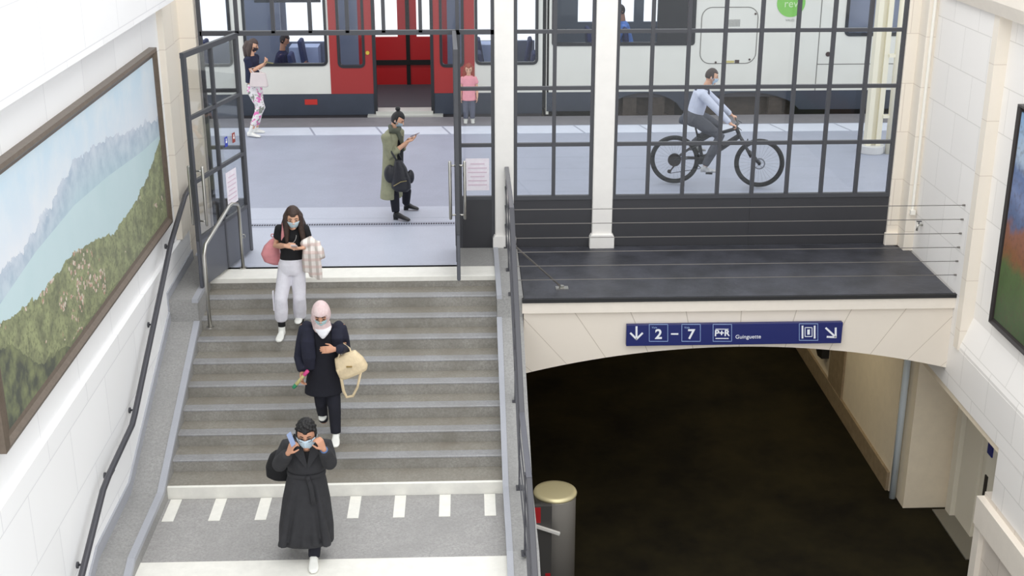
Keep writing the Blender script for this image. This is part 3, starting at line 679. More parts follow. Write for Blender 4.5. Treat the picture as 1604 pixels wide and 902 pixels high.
tc_ = thing('train_carriage', 'cream train carriage with green round emblem and hatch outline behind the cyclist', 'train carriage', (5.2, 9.35, -.9), 'carriages of the train at the platform')
xs0 = 1.5; c2w = (1.62, X(1087, 40), 1.31, 2.6); cabw = (X(1327, 20), X(1460, 20), 1.46, 2.6)
MB().holes(xs0, 9.5, .42, tz, YT, YT+.08, [c2w, cabw]).build('side_wall', cream_t, tc_)
b = MB(); ring_frame(MB(), cabw[0]-.02, cabw[1]+.02, cabw[2]-.03, cabw[3], .1, .06, YT-.015, YT+.06).build('window_gasket', gask, tc_); ring_frame(b, c2w[0]-.03, c2w[1]+.03, c2w[2]-.03, c2w[3], .06, .06, YT-.015, YT+.06)
b.box(X(1030, 40), c2w[1], YT-.01, YT+.05, 1.31, 2.6).build('window_gasket', gask, tc_)
MB().box(c2w[0], c2w[1], YT+.03, YT+.036, 1.31, 2.6).build('window_pane', tglass, tc_)
MB().box(cabw[0], cabw[1], YT+.03, YT+.036, 1.46, 2.6).build('window_pane', tglass, tc_)
MB().box(cabw[0]-.1, cabw[1]+.1, YT+.5, YT+.55, .5, 2.9).build('cab_partition', mat('cab_grey', (176, 180, 196), .6), tc_)
MB().holes(xs0, 9.5, 0, tz, YF, YF+.08, [(XF(905), XF(930), 1.3, 2.5), (XF(966), XF(993), 1.3, 2.5), (XF(1008), XF(1030), 1.3, 2.5)]).build('far_wall', mat('carriage_dark_interior', (92, 100, 112), .6), tc_)
MB().box(xs0, 9.5, YT, YF, tz-.05, tz+.05).box(xs0-.01, xs0+.04, YT, YF, .0, tz).build('roof', cream_t, tc_)
MB().box(xs0, 9.5, YT+.05, YF, .3, .4).build('carriage_floor', mat('carriage_floor_dark', (62, 60, 66), .6), tc_)
# skirt with two bogie cut-outs
ar1 = (X(962, 165), X(1060, 165)); ar2 = (X(1088, 165), X(1236, 165))
def arcp(x0, x1, zt, zb): return [(x0+(x1-x0)*i/14, zb+(zt-zb)*math.sin(math.pi*i/14)**.6) for i in range(15)]
b = MB(); lo = .06
xsx = [xs0, ar1[0]-.15, ar1[1]+.1, ar2[0]-.1, ar2[1]+.2, 9.5]
def seg(x0, x1): b.box(x0, x1, YT-.005, YT+.06, lo, .42)
seg(xsx[0], xsx[1]); seg(xsx[2], xsx[3]); seg(xsx[4], xsx[5])
for x0, x1 in ((xsx[1], xsx[2]), (xsx[3], xsx[4])):
    pp_ = arcp(x0, x1, .40, lo)
    for p_, q_ in zip(pp_, pp_[1:]): b.prism([(p_[0], p_[1]), (q_[0], q_[1]), (q_[0], .42), (p_[0], .42)], 'y', YT-.005, YT+.06)
b.build('skirt', slate, tc_)
bog = mat('bogie_brown', (66, 58, 52), .8, var=.25, vs_=12)
for k, (x0, x1) in enumerate(((xsx[1], xsx[2]), (xsx[3], xsx[4]))):
    b = MB(); b.box(x0+.1, x1-.1, YT+.25, YT+.32, -.5, .3)
    for xw in (x0+.45, x1-.45):
        b.cyl((xw, YT+.15, -.42), (xw, YT+.25, -.42), .42, 28); b.cyl((xw, YT+.08, -.42), (xw, YT+.16, -.42), .14, 18); b.box(xw-.13, xw+.13, YT+.06, YT+.2, -.1, .3)
    b.build('bogie', bog, tc_)
MB().box(xs0, 9.5, YT+.35, YF, -.85, .3).build('underframe', black_u, tc_)
# hatch outline, emblem, joints
b = MB(); hx0, hx1 = X(1097), X(1186); ring_frame(b, hx0, hx1, .93, 1.98, .2, .016, YT-.004, YT+.004); b.build('hatch_outline', mat('seam_grey', (120, 118, 112), .5), tc_)
b = MB()
for i in range(9): b.box(X(1139)+.026*i, X(1139)+.026*i+.014, YT-.006, YT, 1.62, 1.75)
b.build('hatch_vent', mat('vent_grey', (150, 150, 146), .5), tc_)
MB().box(X(1137), X(1152), YT-.004, YT, .95, .99).build('hatch_label', mat('label_yellow', (196, 184, 120), .5), tc_)
lk = mat('lock_dark', (70, 54, 50), .5); MB().box(X(1153), X(1160), YT-.005, YT, .945, 1.005).build('hatch_lock', lk, tc_)
for q_ in ((1176, 1.01), (1181, 1.85), (1123, .96)): MB().cyl((X(q_[0]), YT-.01, q_[1]), (X(q_[0]), YT, q_[1]), .02, 10).build('hatch_lock', lk, tc_)
gx, gz = X(1239, 8), 2.05
em = MB().cyl((gx, YT-.008, gz), (gx, YT, gz), .262, 48).build('emblem_disc', mat('emblem_green', (128, 196, 92), .4), tc_)
text('rev', .2, (gx, YT-.011, gz-.02), (1, 0, 0), (0, 0, 1), 'emblem_lettering', mat('emblem_pale', (200, 228, 180), .4), em)
text('VAUD', .06, (gx, YT-.004, 1.73), (1, 0, 0), (0, 0, 1), 'lettering', mat('lettering_grey', (170, 172, 166), .5), tc_)
jx = X(1283); MB().box(jx-.008, jx+.008, YT-.003, YT, .42, 3.4).box(jx, 9.5, YT-.003, YT, .905, .92).build('panel_seam', MC['seam_grey'], tc_)
MB().cyl((X(1297, 84), YT-.012, 1.1), (X(1297, 84), YT, 1.1), .045, 20).build('lock_socket', MC['lock_dark'], tc_)
for x in (1.9, 2.6, 3.3): seat(x, 8.5, tc_, 1.5, -1)
# gangway between the carriages
gw = MB().box(1.425, 1.485, YT+.12, YF-.1, .1, 3.4).build('gangway_bellows', mat('bellows_black', (36, 38, 42), .7))
tag(gw, 'dark rubber gangway joining the two train carriages', 'gangway')

# ================================================================== PEOPLE
def head_map(c, f, u, sc=1.0):
    f = V(f).normalized(); u = V(u); u = (u-f*u.dot(f)).normalized(); r = f.cross(u)
    def mp(x, y, z, k=1.0):     # unit direction right, forward, up
        w = .076*(1-.30*max(0, -z)**1.3); fw = .092*(1-.12*max(0, -z) if y > 0 else 1.02-.25*max(0, -z)); h = .118
        return V(c)+(r*(x*w*k)+f*(y*fw*k)+u*(z*h*k))*sc
    return mp, f, u, r
def sph(fn, nu=28, nv=20):
    vs_ = [fn(0, 0, -1)]
    for j in range(1, nv):
        ph = -math.pi/2+math.pi*j/nv
        for i in range(nu):
            t = 2*math.pi*i/nu; vs_.append(fn(math.cos(ph)*math.sin(t), math.cos(ph)*math.cos(t), math.sin(ph)))
    vs_.append(fn(0, 0, 1)); fs = []
    for i in range(nu): fs.append((0, 1+i, 1+(i+1) % nu))
    for j in range(nv-2):
        k = 1+j*nu
        for i in range(nu): fs.append((k+i, k+nu+i, k+nu+(i+1) % nu, k+(i+1) % nu))
    k = 1+(nv-2)*nu
    for i in range(nu): fs.append((k+i, k+nu, k+(i+1) % nu))
    return vs_, fs
skin1 = mat('skin_light', (214, 166, 138), .55, var=.04, vs_=30); skin2 = mat('skin_tan', (196, 144, 116), .55, var=.04, vs_=30); skin3 = mat('skin_warm', (176, 124, 98), .55, var=.04, vs_=30)
class Fig:
    def __init__(s, label, loc, skin): s.r = thing('person', label, 'person', loc); s.b = MB(); s.skin = skin
    def head(s, c, f, u=(0, 0, 1), sc=1.0, ears=True):
        mp, f, u, r = head_map(c, f, u, sc); s.mp, s.f, s.u, s.rr, s.c, s.sc = mp, f, u, r, V(c), sc
        s.b.add(*sph(lambda x, y, z: mp(x, y, z)))
        s.b.loft([(mp(0, .92, .12), r*.008*sc, u*.008*sc), (mp(0, 1.08, -.12), r*.012*sc, f*.012*sc), (mp(0, 1.16, -.26), r*.017*sc, f*.013*sc), (mp(0, .98, -.34), r*.012*sc, f*.01*sc)], 10)
        s.b.ell(mp(0, .9, -.52), r*.024*sc, f*.012*sc, u*.009*sc, 10, 6); s.b.ell(mp(0, .72, -.86), r*.022*sc, f*.02*sc, u*.016*sc, 10, 6)
        for q in (-1, 1):
            if ears: s.b.ell(mp(q*1.03, -.05, -.08), r*.008*sc, f*.018*sc, u*.03*sc, 8, 8)
            s.b.ell(mp(q*.42, .86, .12), r*.02*sc, f*.008*sc, u*.006*sc, 8, 6)
        for q in (-1, 1):
            MB().ell(mp(q*.38, .93, .0), r*.013*sc, f*.006*sc, u*.006*sc, 8, 6).build('eye', mat('eye_dark', (46, 34, 28), .3), s.r)
            MB().tube([mp(q*.2, .99, .16), mp(q*.42, .93, .2), mp(q*.6, .82, .14)], .004*sc, 6).build('eyebrow', mat('brow_dark', (46, 34, 28), .7), s.r)
    def neck(s, base, r0=.055, r1=.05): s.b.tube([base, s.c-s.u*.06*s.sc-s.f*.015], [r0, r1], 14)
    def mask(s, col=(190, 214, 226), mk=1.09, top=-.1):
        vs_, fs = sph(lambda x, y, z: s.mp(x, y, z, mk if y > 0 else 1), 36, 26); keep = []
        dirs, _ = sph(lambda x, y, z: V((x, y, z)), 36, 26)
        for f_ in fs:
            d = sum((dirs[i] for i in f_), V((0, 0, 0)))/len(f_)
            if d.y > .32 and -.95 < d.z < top and abs(d.x) < .82: keep.append(f_)
        idx = sorted({i for f_ in keep for i in f_}); mpi = {o: k for k, o in enumerate(idx)}
        mb = MB(); pts = []
        for i in idx:
            p = vs_[i].copy(); d = dirs[i]
            if abs(d.x) < .3 and d.z > -.6: p += s.f*.014*s.sc*(1-abs(d.x)/.3)
            pts.append(p)
        mb.add(pts, [tuple(mpi[i] for i in f_) for f_ in keep])
        o = mb.build('face_mask', mat('mask_%d%d%d' % col, col, .7, bump=.1, bs=60), s.r, smooth=True); so = o.modifiers.new('t', 'SOLIDIFY'); so.thickness = .003; so.offset = 1
        for q in (-1, 1):
            b = MB()
            for z in (-.12, -.55): b.tube([s.mp(q*.8, .6, z, 1.05), s.mp(q*1.06, .15, -.12+z*.2, 1.06), s.mp(q*1.06, -.1, -.1, 1.08)], .0018, 5)
            b.build('ear_loop', MC['mask_%d%d%d' % col], s.r)
    def hair(s, col, extra=None, k=1.13, face=.35, low=.32, back=-.6, vox=.007):
        b = MB()
        def fn(x, y, z):
            inface = y > face-.25*max(0, -z) and z < low+.25*abs(x)
            lowb = z < back
            kk = .9 if (inface or lowb) else k+.03*noise.noise(V((x*4, y*4, z*4)))
            return s.mp(x, y, z, kk)
        b.add(*sph(fn, 40, 30))
        if extra: extra(b, s)
        return b.build('hair', mat('hair_%d%d%d' % col, col, .5, var=.35, vs_=50, bump=.5, bs=90), s.r, fuse=vox, sm=1)
    def arm(s, sh, el, wr, r=(.042, .036, .024)): s.b.tube([sh, (V(sh)+V(el))/2, el, (V(el)*.55+V(wr)*.45), wr], [r[0], r[0]*.95, r[1], r[1]*.98, r[2]], 12, .8)
    def hand(s, wr, d, palm, side, curl=.5, sc=1.0, spread=0, thumb=.8):
        # d finger direction, palm = palm normal, side = direction of the thumb
        wr, d, palm = V(wr), V(d).normalized(), V(palm); palm = (palm-d*palm.dot(d)).normalized(); sd = V(side); sd = (sd-d*sd.dot(d)-palm*sd.dot(palm)).normalized()
        b = s.b; L = .085*sc
        b.loft([(wr-d*.01, sd*.025*sc, palm*.019*sc), (wr+d*L*.35, sd*.034*sc, palm*.016*sc), (wr+d*L*.8, sd*.041*sc, palm*.014*sc), (wr+d*L, sd*.04*sc, palm*.012*sc)], 14, round_=.6)
        for i, fl in enumerate((.072, .08, .074, .058)):
            o = (1.5-i)*.0205*sc; p = wr+d*L*.97+sd*o; a = curl*.55; pts = [p]; dd = d.copy()+sd*(1.5-i)*spread; dd.normalize(); ang = 0
            for seg_, k in enumerate((.45, .3, .25)):
                ang += a*(1.0, 1.2, .9)[seg_]; q = dd*math.cos(ang)+palm*math.sin(ang); pts.append(pts[-1]+q*fl*k*sc)
            b.tube(pts, [.0088*sc, .0085*sc, .0078*sc, .0062*sc], 8, .9)
        p = wr+d*L*.28+sd*.028*sc; q1 = (sd*thumb+d*.8+palm*.35).normalized(); q2 = (sd*.3+d+palm*(.3+curl*.4)).normalized()
        b.tube([p, p+q1*.034*sc, p+q1*.034*sc+q2*.026*sc, p+q1*.034*sc+q2*.048*sc], [.013*sc, .0105*sc, .0095*sc, .007*sc], 8, .9)
    def done(s, vox=.0055): return s.b.build('body', s.skin, s.r, fuse=vox, sm=2)
    def part(s, name, mb, mt, vox=.009, sm=4): return mb.build(name, mt, s.r, fuse=vox, sm=sm)
def cloth(name, c, var=.12, b_=.5, bs=9): return mat(name, c, .85, var=var, vs_=12, bump=b_, bs=bs)
def shoe(mb, heel, toe, h=.1, w=.045, ank=None):
    heel, toe = V(heel), V(toe); d = (toe-heel); L = d.length; d.normalize(); sd = d.cross(V((0, 0, 1))).normalized(); up = sd.cross(d)
    rs = []
    for t, ww, hh in ((0, .62, .62), (.06, .8, .85), (.2, .82, .9), (.38, .8, .78), (.58, .95, .55), (.78, 1.0, .42), (.92, .85, .33), (1.0, .45, .22)):
        rs.append((heel+d*L*t+up*(h*hh*.5), sd*w*ww, up*h*hh*.5))
    mb.loft(rs, 16, True, 2.6)
    if ank is not None: mb.tube([heel+d*L*.22+up*h*.4, ank], [.042, .04], 12)
def sole(mb, heel, toe, w=.048, t=.022):
    heel, toe = V(heel), V(toe); d = (toe-heel); L = d.length; d.normalize(); sd = d.cross(V((0, 0, 1))).normalized(); up = sd.cross(d)
    o_ = [(0, .5), (.05, .72), (.2, .8), (.45, .76), (.7, .98), (.88, .85), (.98, .45)]
    pts = [heel+d*L*a+sd*w*k for a, k in o_]+[heel+d*L*a-sd*w*k for a, k in reversed(o_)]; n = len(pts)
    mb.add([p-up*.002 for p in pts]+[p+up*t for p in pts], [tuple(range(n)), tuple(range(2*n-1, n-1, -1))]+[(k, k+n, (k+1) % n+n, (k+1) % n) for k in range(n)])
AX, AY = V((1, 0, 0)), V((0, 1, 0))
def ring(c, rx, ry, ang=0, tilt=0):
    a = V((math.cos(ang), math.sin(ang), 0)); b_ = V((-math.sin(ang), math.cos(ang), tilt)); return (V(c), a*rx, b_*ry)

# ---- person 1: young woman, black top, white trousers
Y = -1.92
f1 = Fig('person with long brown hair, black t-shirt and white trousers, topmost on the stairs', (-2.08, -1.95, -.411), skin1)
hc = P(459, 340, Y-.08)
f1.head(hc, (.14, -.95, -.18), (0, -.15, 1), 1.06)
nb = P(457, 362, Y); f1.neck(nb-V((0, 0, .03)))
shR, shL = P(439, 357, Y), P(476, 357, Y)
elR, elL = P(432, 385, Y+.02), P(486, 384, Y+.02); wrR, wrL = P(447, 385, Y-.22), P(474, 388, Y-.2)
f1.arm(shR, elR, wrR); f1.arm(shL, elL, wrL)
f1.b.loft([ring(P(457, 410, Y), .135, .1), ring(P(457, 395, Y), .115, .085), ring(P(457, 370, Y), .14, .09), ring(P(457, 360, Y), .09, .06)], 16)
f1.hand(wrR, (.75, -.45, .12), (.4, .2, -.6), (0, -.3, .9), .7); f1.hand(wrL, (-.85, -.4, .0), (0, 0, 1), (0, -1, 0), .5)
hipR, hipL = P(447, 425, Y), P(467, 425, Y); kR, kL = P(440, 468, -2.02), P(469, 466, -1.95); aR, aL = P(441, 503, -1.98), P(470, 498, -1.8)
f1.b.tube([hipR, kR, aR], [.07, .05, .035], 12); f1.b.tube([hipL, kL, aL], [.07, .05, .035], 12)
f1.done()
tb_ = MB().loft([ring(P(457, 405, Y), .137, .1), ring(P(457, 395, Y), .128, .096), ring(P(457, 380, Y), .145, .105), ring(P(457, 368, Y), .155, .105), ring(P(457, 358, Y), .135, .08), ring(P(457, 352, Y), .07, .06)], 20)
for a, e in ((shR, elR), (shL, elL)): tb_.tube([a+(V((457, 0, 0))-V((457, 0, 0))), a*.5+e*.5], [.062, .056], 14, .6)
f1.part('t_shirt', tb_, cloth('black_jersey', (18, 18, 22)), .008)
wtr = cloth('white_trouser_cloth', (226, 224, 232), .05, .8, 7)
tr = MB().loft([ring(P(457, 403, Y), .128, .1), ring(P(457, 412, Y), .155, .118), ring(P(457, 422, Y), .16, .115), ring(P(457, 428, Y), .15, .1)], 20)
tr.tube([hipR+V((0, 0, .03)), (hipR+kR)/2, kR, (kR+aR)/2, aR+V((0, 0, .03)), aR], [.085, .084, .076, .08, .072, .05], 16)
tr.tube([hipL+V((0, 0, .03)), (hipL+kL)/2, kL, (kL+aL)/2, aL+V((0, 0, .03)), aL], [.085, .082, .074, .08, .072, .05], 16)
f1.part('trousers', tr, wtr)
MB().box(kR.x-.092, kR.x-.078, kR.y-.02, kR.y+.02, kR.z-.14, kR.z+.1).build('trouser_strap', wtr, f1.r, bevel=.004)
b = MB(); shoe(b, (aR.x, -1.93, -.405), (aR.x-.02, -2.17, -.405), .1, .046, aR-V((0, 0, .05))); f1.part('shoe', b, mat('shoe_white', (236, 236, 230), .5), .006, 2)
b = MB(); shoe(b, (aL.x, -1.72, -.268), (aL.x-.01, -1.96, -.268), .1, .046, aL-V((0, 0, .05))); f1.part('shoe', b, MC['shoe_white'], .006, 2)
for q in (aR, aL): MB().tube([q-V((0, 0, .06)), q+V((0, 0, .02))], .043, 12).build('sock', cloth('sock_black', (20, 20, 22)), f1.r, smooth=True)
def long_hair(b, s):
    for q, l in ((1, .30), (-1, .36)):
        for k in range(6):
            yy = .5-.3*k
            p0 = s.mp(*V((q*(.2+.09*k), yy*.6, .8)).normalized(), .98); p1 = s.mp(*V((q*.95, yy*.75, .1)).normalized(), 1.08); p2 = s.c+s.rr*q*(.08+.005*k)+s.f*(.035-.035*k)+V((0, 0, -.14)); p3 = s.c+s.rr*q*(.085 if q > 0 else .11+.01*k)+s.f*(.05-.05*k)+V((0, 0, -l+.012*k))
            b.tube([p0, p1, p2, p3], [.02, .028, .033, .018], 8, .6)
    b.tube([s.mp(0, -.8, .3), s.mp(0, -1.1, -.8), s.c+V((0, .1, -.3))], [.07, .085, .05], 12)
f1.hair((58, 40, 32), long_hair)
f1.mask((196, 218, 228))
b = MB(); cpt = []
for i in range(15):
    a = math.pi*i/14; cpt.append(nb+V((-.06*math.cos(a), -.085-.03*math.sin(a), -.02-.085*math.sin(a))))
b.tube(cpt, .0045, 6).build('necklace', mat('necklace_silver', (206, 206, 204), .3, .9), f1.r)
ph = thing('phone', 'pale phone held by the woman in the black t-shirt', 'phone', P(460, 391, Y-.3))
c_ = P(461, 386, Y-.3); MB().obox(c_, (.034, 0, 0), (0, -.06, .035), (0, .002, .004)).build('case', mat('phone_pale', (214, 206, 208), .3), ph, bevel=.004)
bag = thing('backpack', 'pink backpack hanging on the shoulder of the woman in white trousers', 'backpack', P(424, 414, Y+.1))
bc = P(425, 394, Y+.14); pk = cloth('pink_canvas', (214, 142, 146), .08, .5)
MB().loft([ring(bc+V((.06, 0, -.15)), .06, .05), ring(bc+V((.01, 0, -.11)), .1, .08), ring(bc+V((-.01, 0, -.02)), .11, .09), ring(bc+V((.01, 0, .07)), .09, .08), ring(bc+V((.04, 0, .14)), .05, .05), ring(bc+V((.06, 0, .17)), .02, .02)], 18, e=2.5).build('bag_body', pk, bag, fuse=.009, sm=3)
sh_ = shR+V((.05, 0, .07))
MB().tube([bc+V((.08, -.02, .15)), sh_+V((-.02, .06, 0)), sh_, sh_+V((.0, -.1, -.08)), bc+V((.14, -.13, -.02)), bc+V((.1, -.04, -.14))], .012, 8, flat=2.0).build('shoulder_strap', pk, bag, smooth=True)
MB().torus(bc+V((.03, -.02, .2)), (0, 1, 0), .018, .006, 16, 6).build('grab_loop', pk, bag, smooth=True)
# plaid shirt over her arm
def plaid():
    mt = bpy.data.materials.new('plaid_cloth'); mt.use_nodes = True; nt = mt.node_tree; b_ = nt.nodes['Principled BSDF']; pos, s = coords(nt)
    def st_(v, f, th): return N(nt, 'GREATER_THAN', N(nt, 'SINE', N(nt, 'MULTIPLY', v, f)), th)
    a1 = st_(s[0], 80, .3); a2 = st_(s[2], 70, .3)
    c = mix(nt, N(nt, 'MULTIPLY', a1, .55), lin((232, 224, 218)), lin((150, 140, 132))); c = mix(nt, N(nt, 'MULTIPLY', a2, .45), c, lin((206, 170, 162)))
    nt.links.new(c, b_.inputs['Base Color']); b_.inputs['Roughness'].default_value = .9; return mt
pm = plaid()
b = MB(); e = P(487, 385, Y-.12)
b.tube([P(476, 382, Y-.16), P(486, 378, Y-.1), P(494, 384, Y-.08)], [.05, .065, .05], 14, .8)
for dx, l, r_ in ((-.06, .36, .05), (-.0, .42, .055), (.06, .45, .05), (.1, .2, .045)):
    p0 = e+V((dx*.7, 0, .05)); b.tube([p0, p0+V((dx*.1, -.03, -.12)), p0+V((dx*.4, .0, -l*.7)), p0+V((dx*.5, .02, -l))], [.04, r_, r_*.95, r_*.8], 12, .4, flat=.7, up=(0, 1, 0))
b.tube([e+V((.04, 0, .04)), e+V((.1, -.02, -.05)), e+V((.13, -.04, -.12))], [.04, .05, .03], 12, .5)
ps = b.build('plaid_shirt', pm, fuse=.009, sm=4); tag(ps, 'cream and pink plaid shirt draped over the arm of the woman in white trousers', 'shirt')

# ---- person 2: woman in pale headscarf and dark jacket
Y = -3.38
f2 = Fig('person in pale pink headscarf, face mask and dark navy jacket coming down mid stairs', (-1.5, -3.4, -.959), skin2)
hc = P(503, 492, Y-.1)
f2.head(hc, (.02, -.95, -.25), (0, -.2, 1), 1.06, False)
nb = P(506, 516, Y); f2.neck(nb-V((0, 0, .03)))
shR, shL = P(476, 511, Y), P(535, 511, Y); elR, wrR = P(469, 560, Y), P(473, 583, Y-.1); elL, wrL = P(541, 547, Y-.02), P(524, 547, Y-.24)
f2.arm(shR, elR, wrR); f2.arm(shL, elL, wrL)
f2.b.loft([ring(P(508, 600, Y), .14, .1), ring(P(508, 560, Y), .13, .1), ring(P(507, 525, Y), .14, .1), ring(P(507, 512, Y), .09, .07)], 16)
f2.hand(wrR, (-.05, -.35, -.8), (.6, -.2, 0), (0, -.7, .2), .9); f2.hand(wrL, (-1, -.15, .02), (0, .6, -.3), (0, .2, 1), .5)
hR, hL = P(500, 602, Y), P(520, 602, Y); kR, kL = P(503, 632, -3.42), P(524, 640, -3.5); aR, aL = P(507, 658, -3.3), P(526, 678, -3.55)
f2.b.tube([hR, kR, aR, aR-V((0, 0, .03))], [.07, .05, .036, .03], 12); f2.b.tube([hL, kL, aL, P(527, 688, -3.58)], [.07, .05, .036, .03], 12)
f2.done()
navy_c = cloth('navy_jacket_cloth', (24, 26, 44), .15, .6); blk = cloth('black_dress_cloth', (12, 13, 26), .1, .5)
b = MB().loft([ring(P(507, 614, Y-.02), .205, .15), ring(P(508, 600, Y), .2, .145), ring(P(508, 575, Y), .17, .13), ring(P(508, 548, Y), .145, .115), ring(P(507, 525, Y), .15, .11), ring(P(506, 514, Y), .1, .08)], 22)
f2.part('tunic', b, blk)
b = MB(); b.tube([P(505, 606, Y), (P(503, 606, Y)+kR)/2, kR, aR], [.085, .08, .066, .05], 14); b.tube([P(520, 606, Y), (P(520, 606, Y)+kL)/2, kL, aL], [.085, .08, .068, .055], 14)
f2.part('trousers', b, cloth('black_trouser_cloth', (16, 17, 30)))
b = MB()   # jacket: back, open fronts, sleeves
b.loft([ring(P(506, 582, Y+.05), .2, .1), ring(P(506, 560, Y+.05), .19, .1), ring(P(506, 530, Y+.04), .19, .1), ring(P(506, 513, Y+.03), .17, .08), ring(P(506, 507, Y+.02), .09, .06)], 22)
b.tube([P(484, 516, Y-.05), P(482, 535, Y-.1), P(484, 560, Y-.12), P(486, 578, Y-.1)], [.06, .075, .075, .05], 14, .5, flat=.45, up=(0, 1, 0))
b.tube([P(527, 516, Y-.05), P(528, 530, Y-.09), P(530, 545, Y-.08)], [.06, .065, .05], 14, .5, flat=.45, up=(0, 1, 0))
b.tube([shR+V((.05, 0, .02)), shR+V((.01, 0, -.03)), (shR+elR)/2, elR, wrR+V((0, 0, .03))], [.06, .069, .062, .06, .05], 14, .5)
b.tube([shL+V((-.05, 0, .02)), shL+V((-.01, 0, -.03)), (shL+elL)/2, elL, wrL+V((.05, 0, 0))], [.06, .069, .062, .06, .05], 14, .5)
f2.part('jacket', b, navy_c)
b = MB(); b.loft([ring(P(506, 530, Y-.15), .015, .02), ring(P(506, 524, Y-.15), .05, .03), ring(P(506, 516, Y-.13), .085, .04), ring(P(506, 510, Y-.08), .09, .05)], 16)
f2.part('white_undershirt', b, cloth('white_undershirt_cloth', (232, 232, 236), .03), .007)
pinkm = mat('scarf_pink', (226, 206, 204), .8, col2=(212, 184, 184), vs_=24, bump=.5, bs=14)
b = MB()
def scf(x, y, z):
    inside = y > .6 and abs(x) < .68 and -.62 < z < .22
    return f2.mp(x, y, z, .93 if inside else 1.24)
b.add(*sph(scf, 44, 32))
b.loft([(f2.mp(0, .0, -.75), AX*.085, AY*.09), (nb+V((0, -.05, .045)), AX*.1, AY*.1), (nb+V((0, -.07, .01)), AX*.075, AY*.075)], 18)
b.tube([f2.mp(.8, .2, .2, 1.1), f2.mp(1.0, .0, -.4, 1.15), nb+V((-.08, .0, .0))], [.02, .03, .02], 10, .6)
b.build('headscarf', pinkm, f2.r, fuse=.007, sm=2)
f2.mask((176, 206, 208))
for (an, heel, toe) in ((aR, (aR.x, -3.2, -.77), (aR.x, -3.44, -.80)), (aL, (aL.x, -3.5, -.953), (aL.x+.01, -3.76, -.953))):
    b = MB(); shoe(b, heel, toe, .095, .046); f2.part('shoe', b, MC['shoe_white'], .006, 2)
bt = thing('bottle', 'small bottle with pink top held low by the woman in the pale headscarf', 'bottle', P(467, 604, Y-.16))
p0, p1 = P(476, 588, Y-.17), P(464, 602, Y-.17)
MB().tube([p0, p0*.4+p1*.6, p1], [.017, .019, .019], 14, .5).build('bottle_body', mat('bottle_yellow_green', (186, 176, 120), .3), bt, smooth=True)
MB().tube([p0+(p0-p1)*.05, p0+(p0-p1)*.5], .02, 14, .5).build('cap', mat('bottle_pink', (206, 70, 130), .4), bt, smooth=True)
MB().tube([p1, p1+(p1-p0)*.35], .02, 14, .5).build('bottle_base', mat('bottle_green', (40, 130, 90), .4), bt, smooth=True)
hb = thing('handbag', 'cream leather handbag with loose strap on the arm of the woman in the headscarf', 'handbag', P(548, 596, Y-.1))
leather = mat('cream_leather', (222, 202, 166), .5, var=.06, vs_=14, bump=.4, bs=25)
hcn = P(548, 570, Y-.16); da = V((.8, 0, .35)).normalized(); db = V((-.35, 0, .8)).normalized()
MB().loft([(hcn-db*.125, da*.14, AY*.06), (hcn-db*.09, da*.165, AY*.075), (hcn+db*.0, da*.16, AY*.08), (hcn+db*.09, da*.13, AY*.05), (hcn+db*.12, da*.12, AY*.03)], 20, e=3.2).tube([hcn+db*.1-da*.12, hcn+db*.125, hcn+db*.1+da*.12], .012, 8).build('bag_body', leather, hb, fuse=.008, sm=3)
b = MB(); b.tube([hcn+db*.1-da*.09+AY*-.03, P(534, 548, Y-.12), P(538, 538, Y-.06), P(548, 546, Y-.1), hcn+db*.1+da*.07+AY*-.03], .009, 8, .5, flat=1.4).build('handle', leather, hb, smooth=True)
b = MB(); b.tube([hcn-da*.13+db*.02+AY*-.06, P(534, 590, Y-.2), P(538, 612, Y-.18), P(543, 622, Y-.16), P(553, 620, Y-.18), P(560, 606, Y-.2), hcn+da*.14-db*.03+AY*-.05], .009, 8, flat=1.8, up=(1, 0, 0)).build('long_strap', leather, hb, smooth=True)
b = MB(); b.box(hcn.x-.03, hcn.x+.03, hcn.y-.095, hcn.y-.08, hcn.z+.0, hcn.z+.012).build('buckle', mat('buckle_gold', (176, 150, 96), .3, .8), hb)

# ---- person 3: person in long dark coat
Y = -5.2
f3 = Fig('person with short black hair in long dark belted coat, lowest on the stairs', (-1.6, -5.2, -1.37), skin2)
hc = P(480, 679, Y-.14)
f3.head(hc, (.0, -.97, -.1), (0, -.12, 1), 1.12)
nb = P(480, 697, Y-.02); f3.neck(nb-V((0, 0, .04)))
shR, shL = P(452, 698, Y), P(509, 698, Y); elR, elL = P(438, 727, Y-.1), P(516, 724, Y-.1); wrR, wrL = P(452, 709, Y-.26), P(507, 703, Y-.27)
f3.arm(shR, elR, wrR); f3.arm(shL, elL, wrL)
f3.b.loft([ring(P(481, 800, Y), .14, .1), ring(P(481, 745, Y), .12, .1), ring(P(481, 710, Y), .15, .1), ring(P(481, 698, Y), .1, .07)], 16)
f3.hand(wrR, (.38, -.1, .85), (.6, .5, -.1), (.4, -.6, .3), 1.3, 1.0); f3.hand(wrL, (-.3, -.1, .85), (-.6, .5, 0), (-.4, -.6, .3), 1.3, 1.0)
hR, hL = P(470, 790, Y), P(492, 790, Y); kR, kL = P(466, 828, -5.1), P(494, 835, -5.25); aR, aL = P(462, 848, -4.92), P(492, 872, -5.3)
f3.b.tube([hR, kR, aR], [.07, .05, .036], 12); f3.b.tube([hL, kL, aL, aL-V((0, 0, .05))], [.07, .05, .036, .03], 12)
f3.done()
coatm = cloth('charcoal_wool', (44, 44, 47), .14, .5, 8)
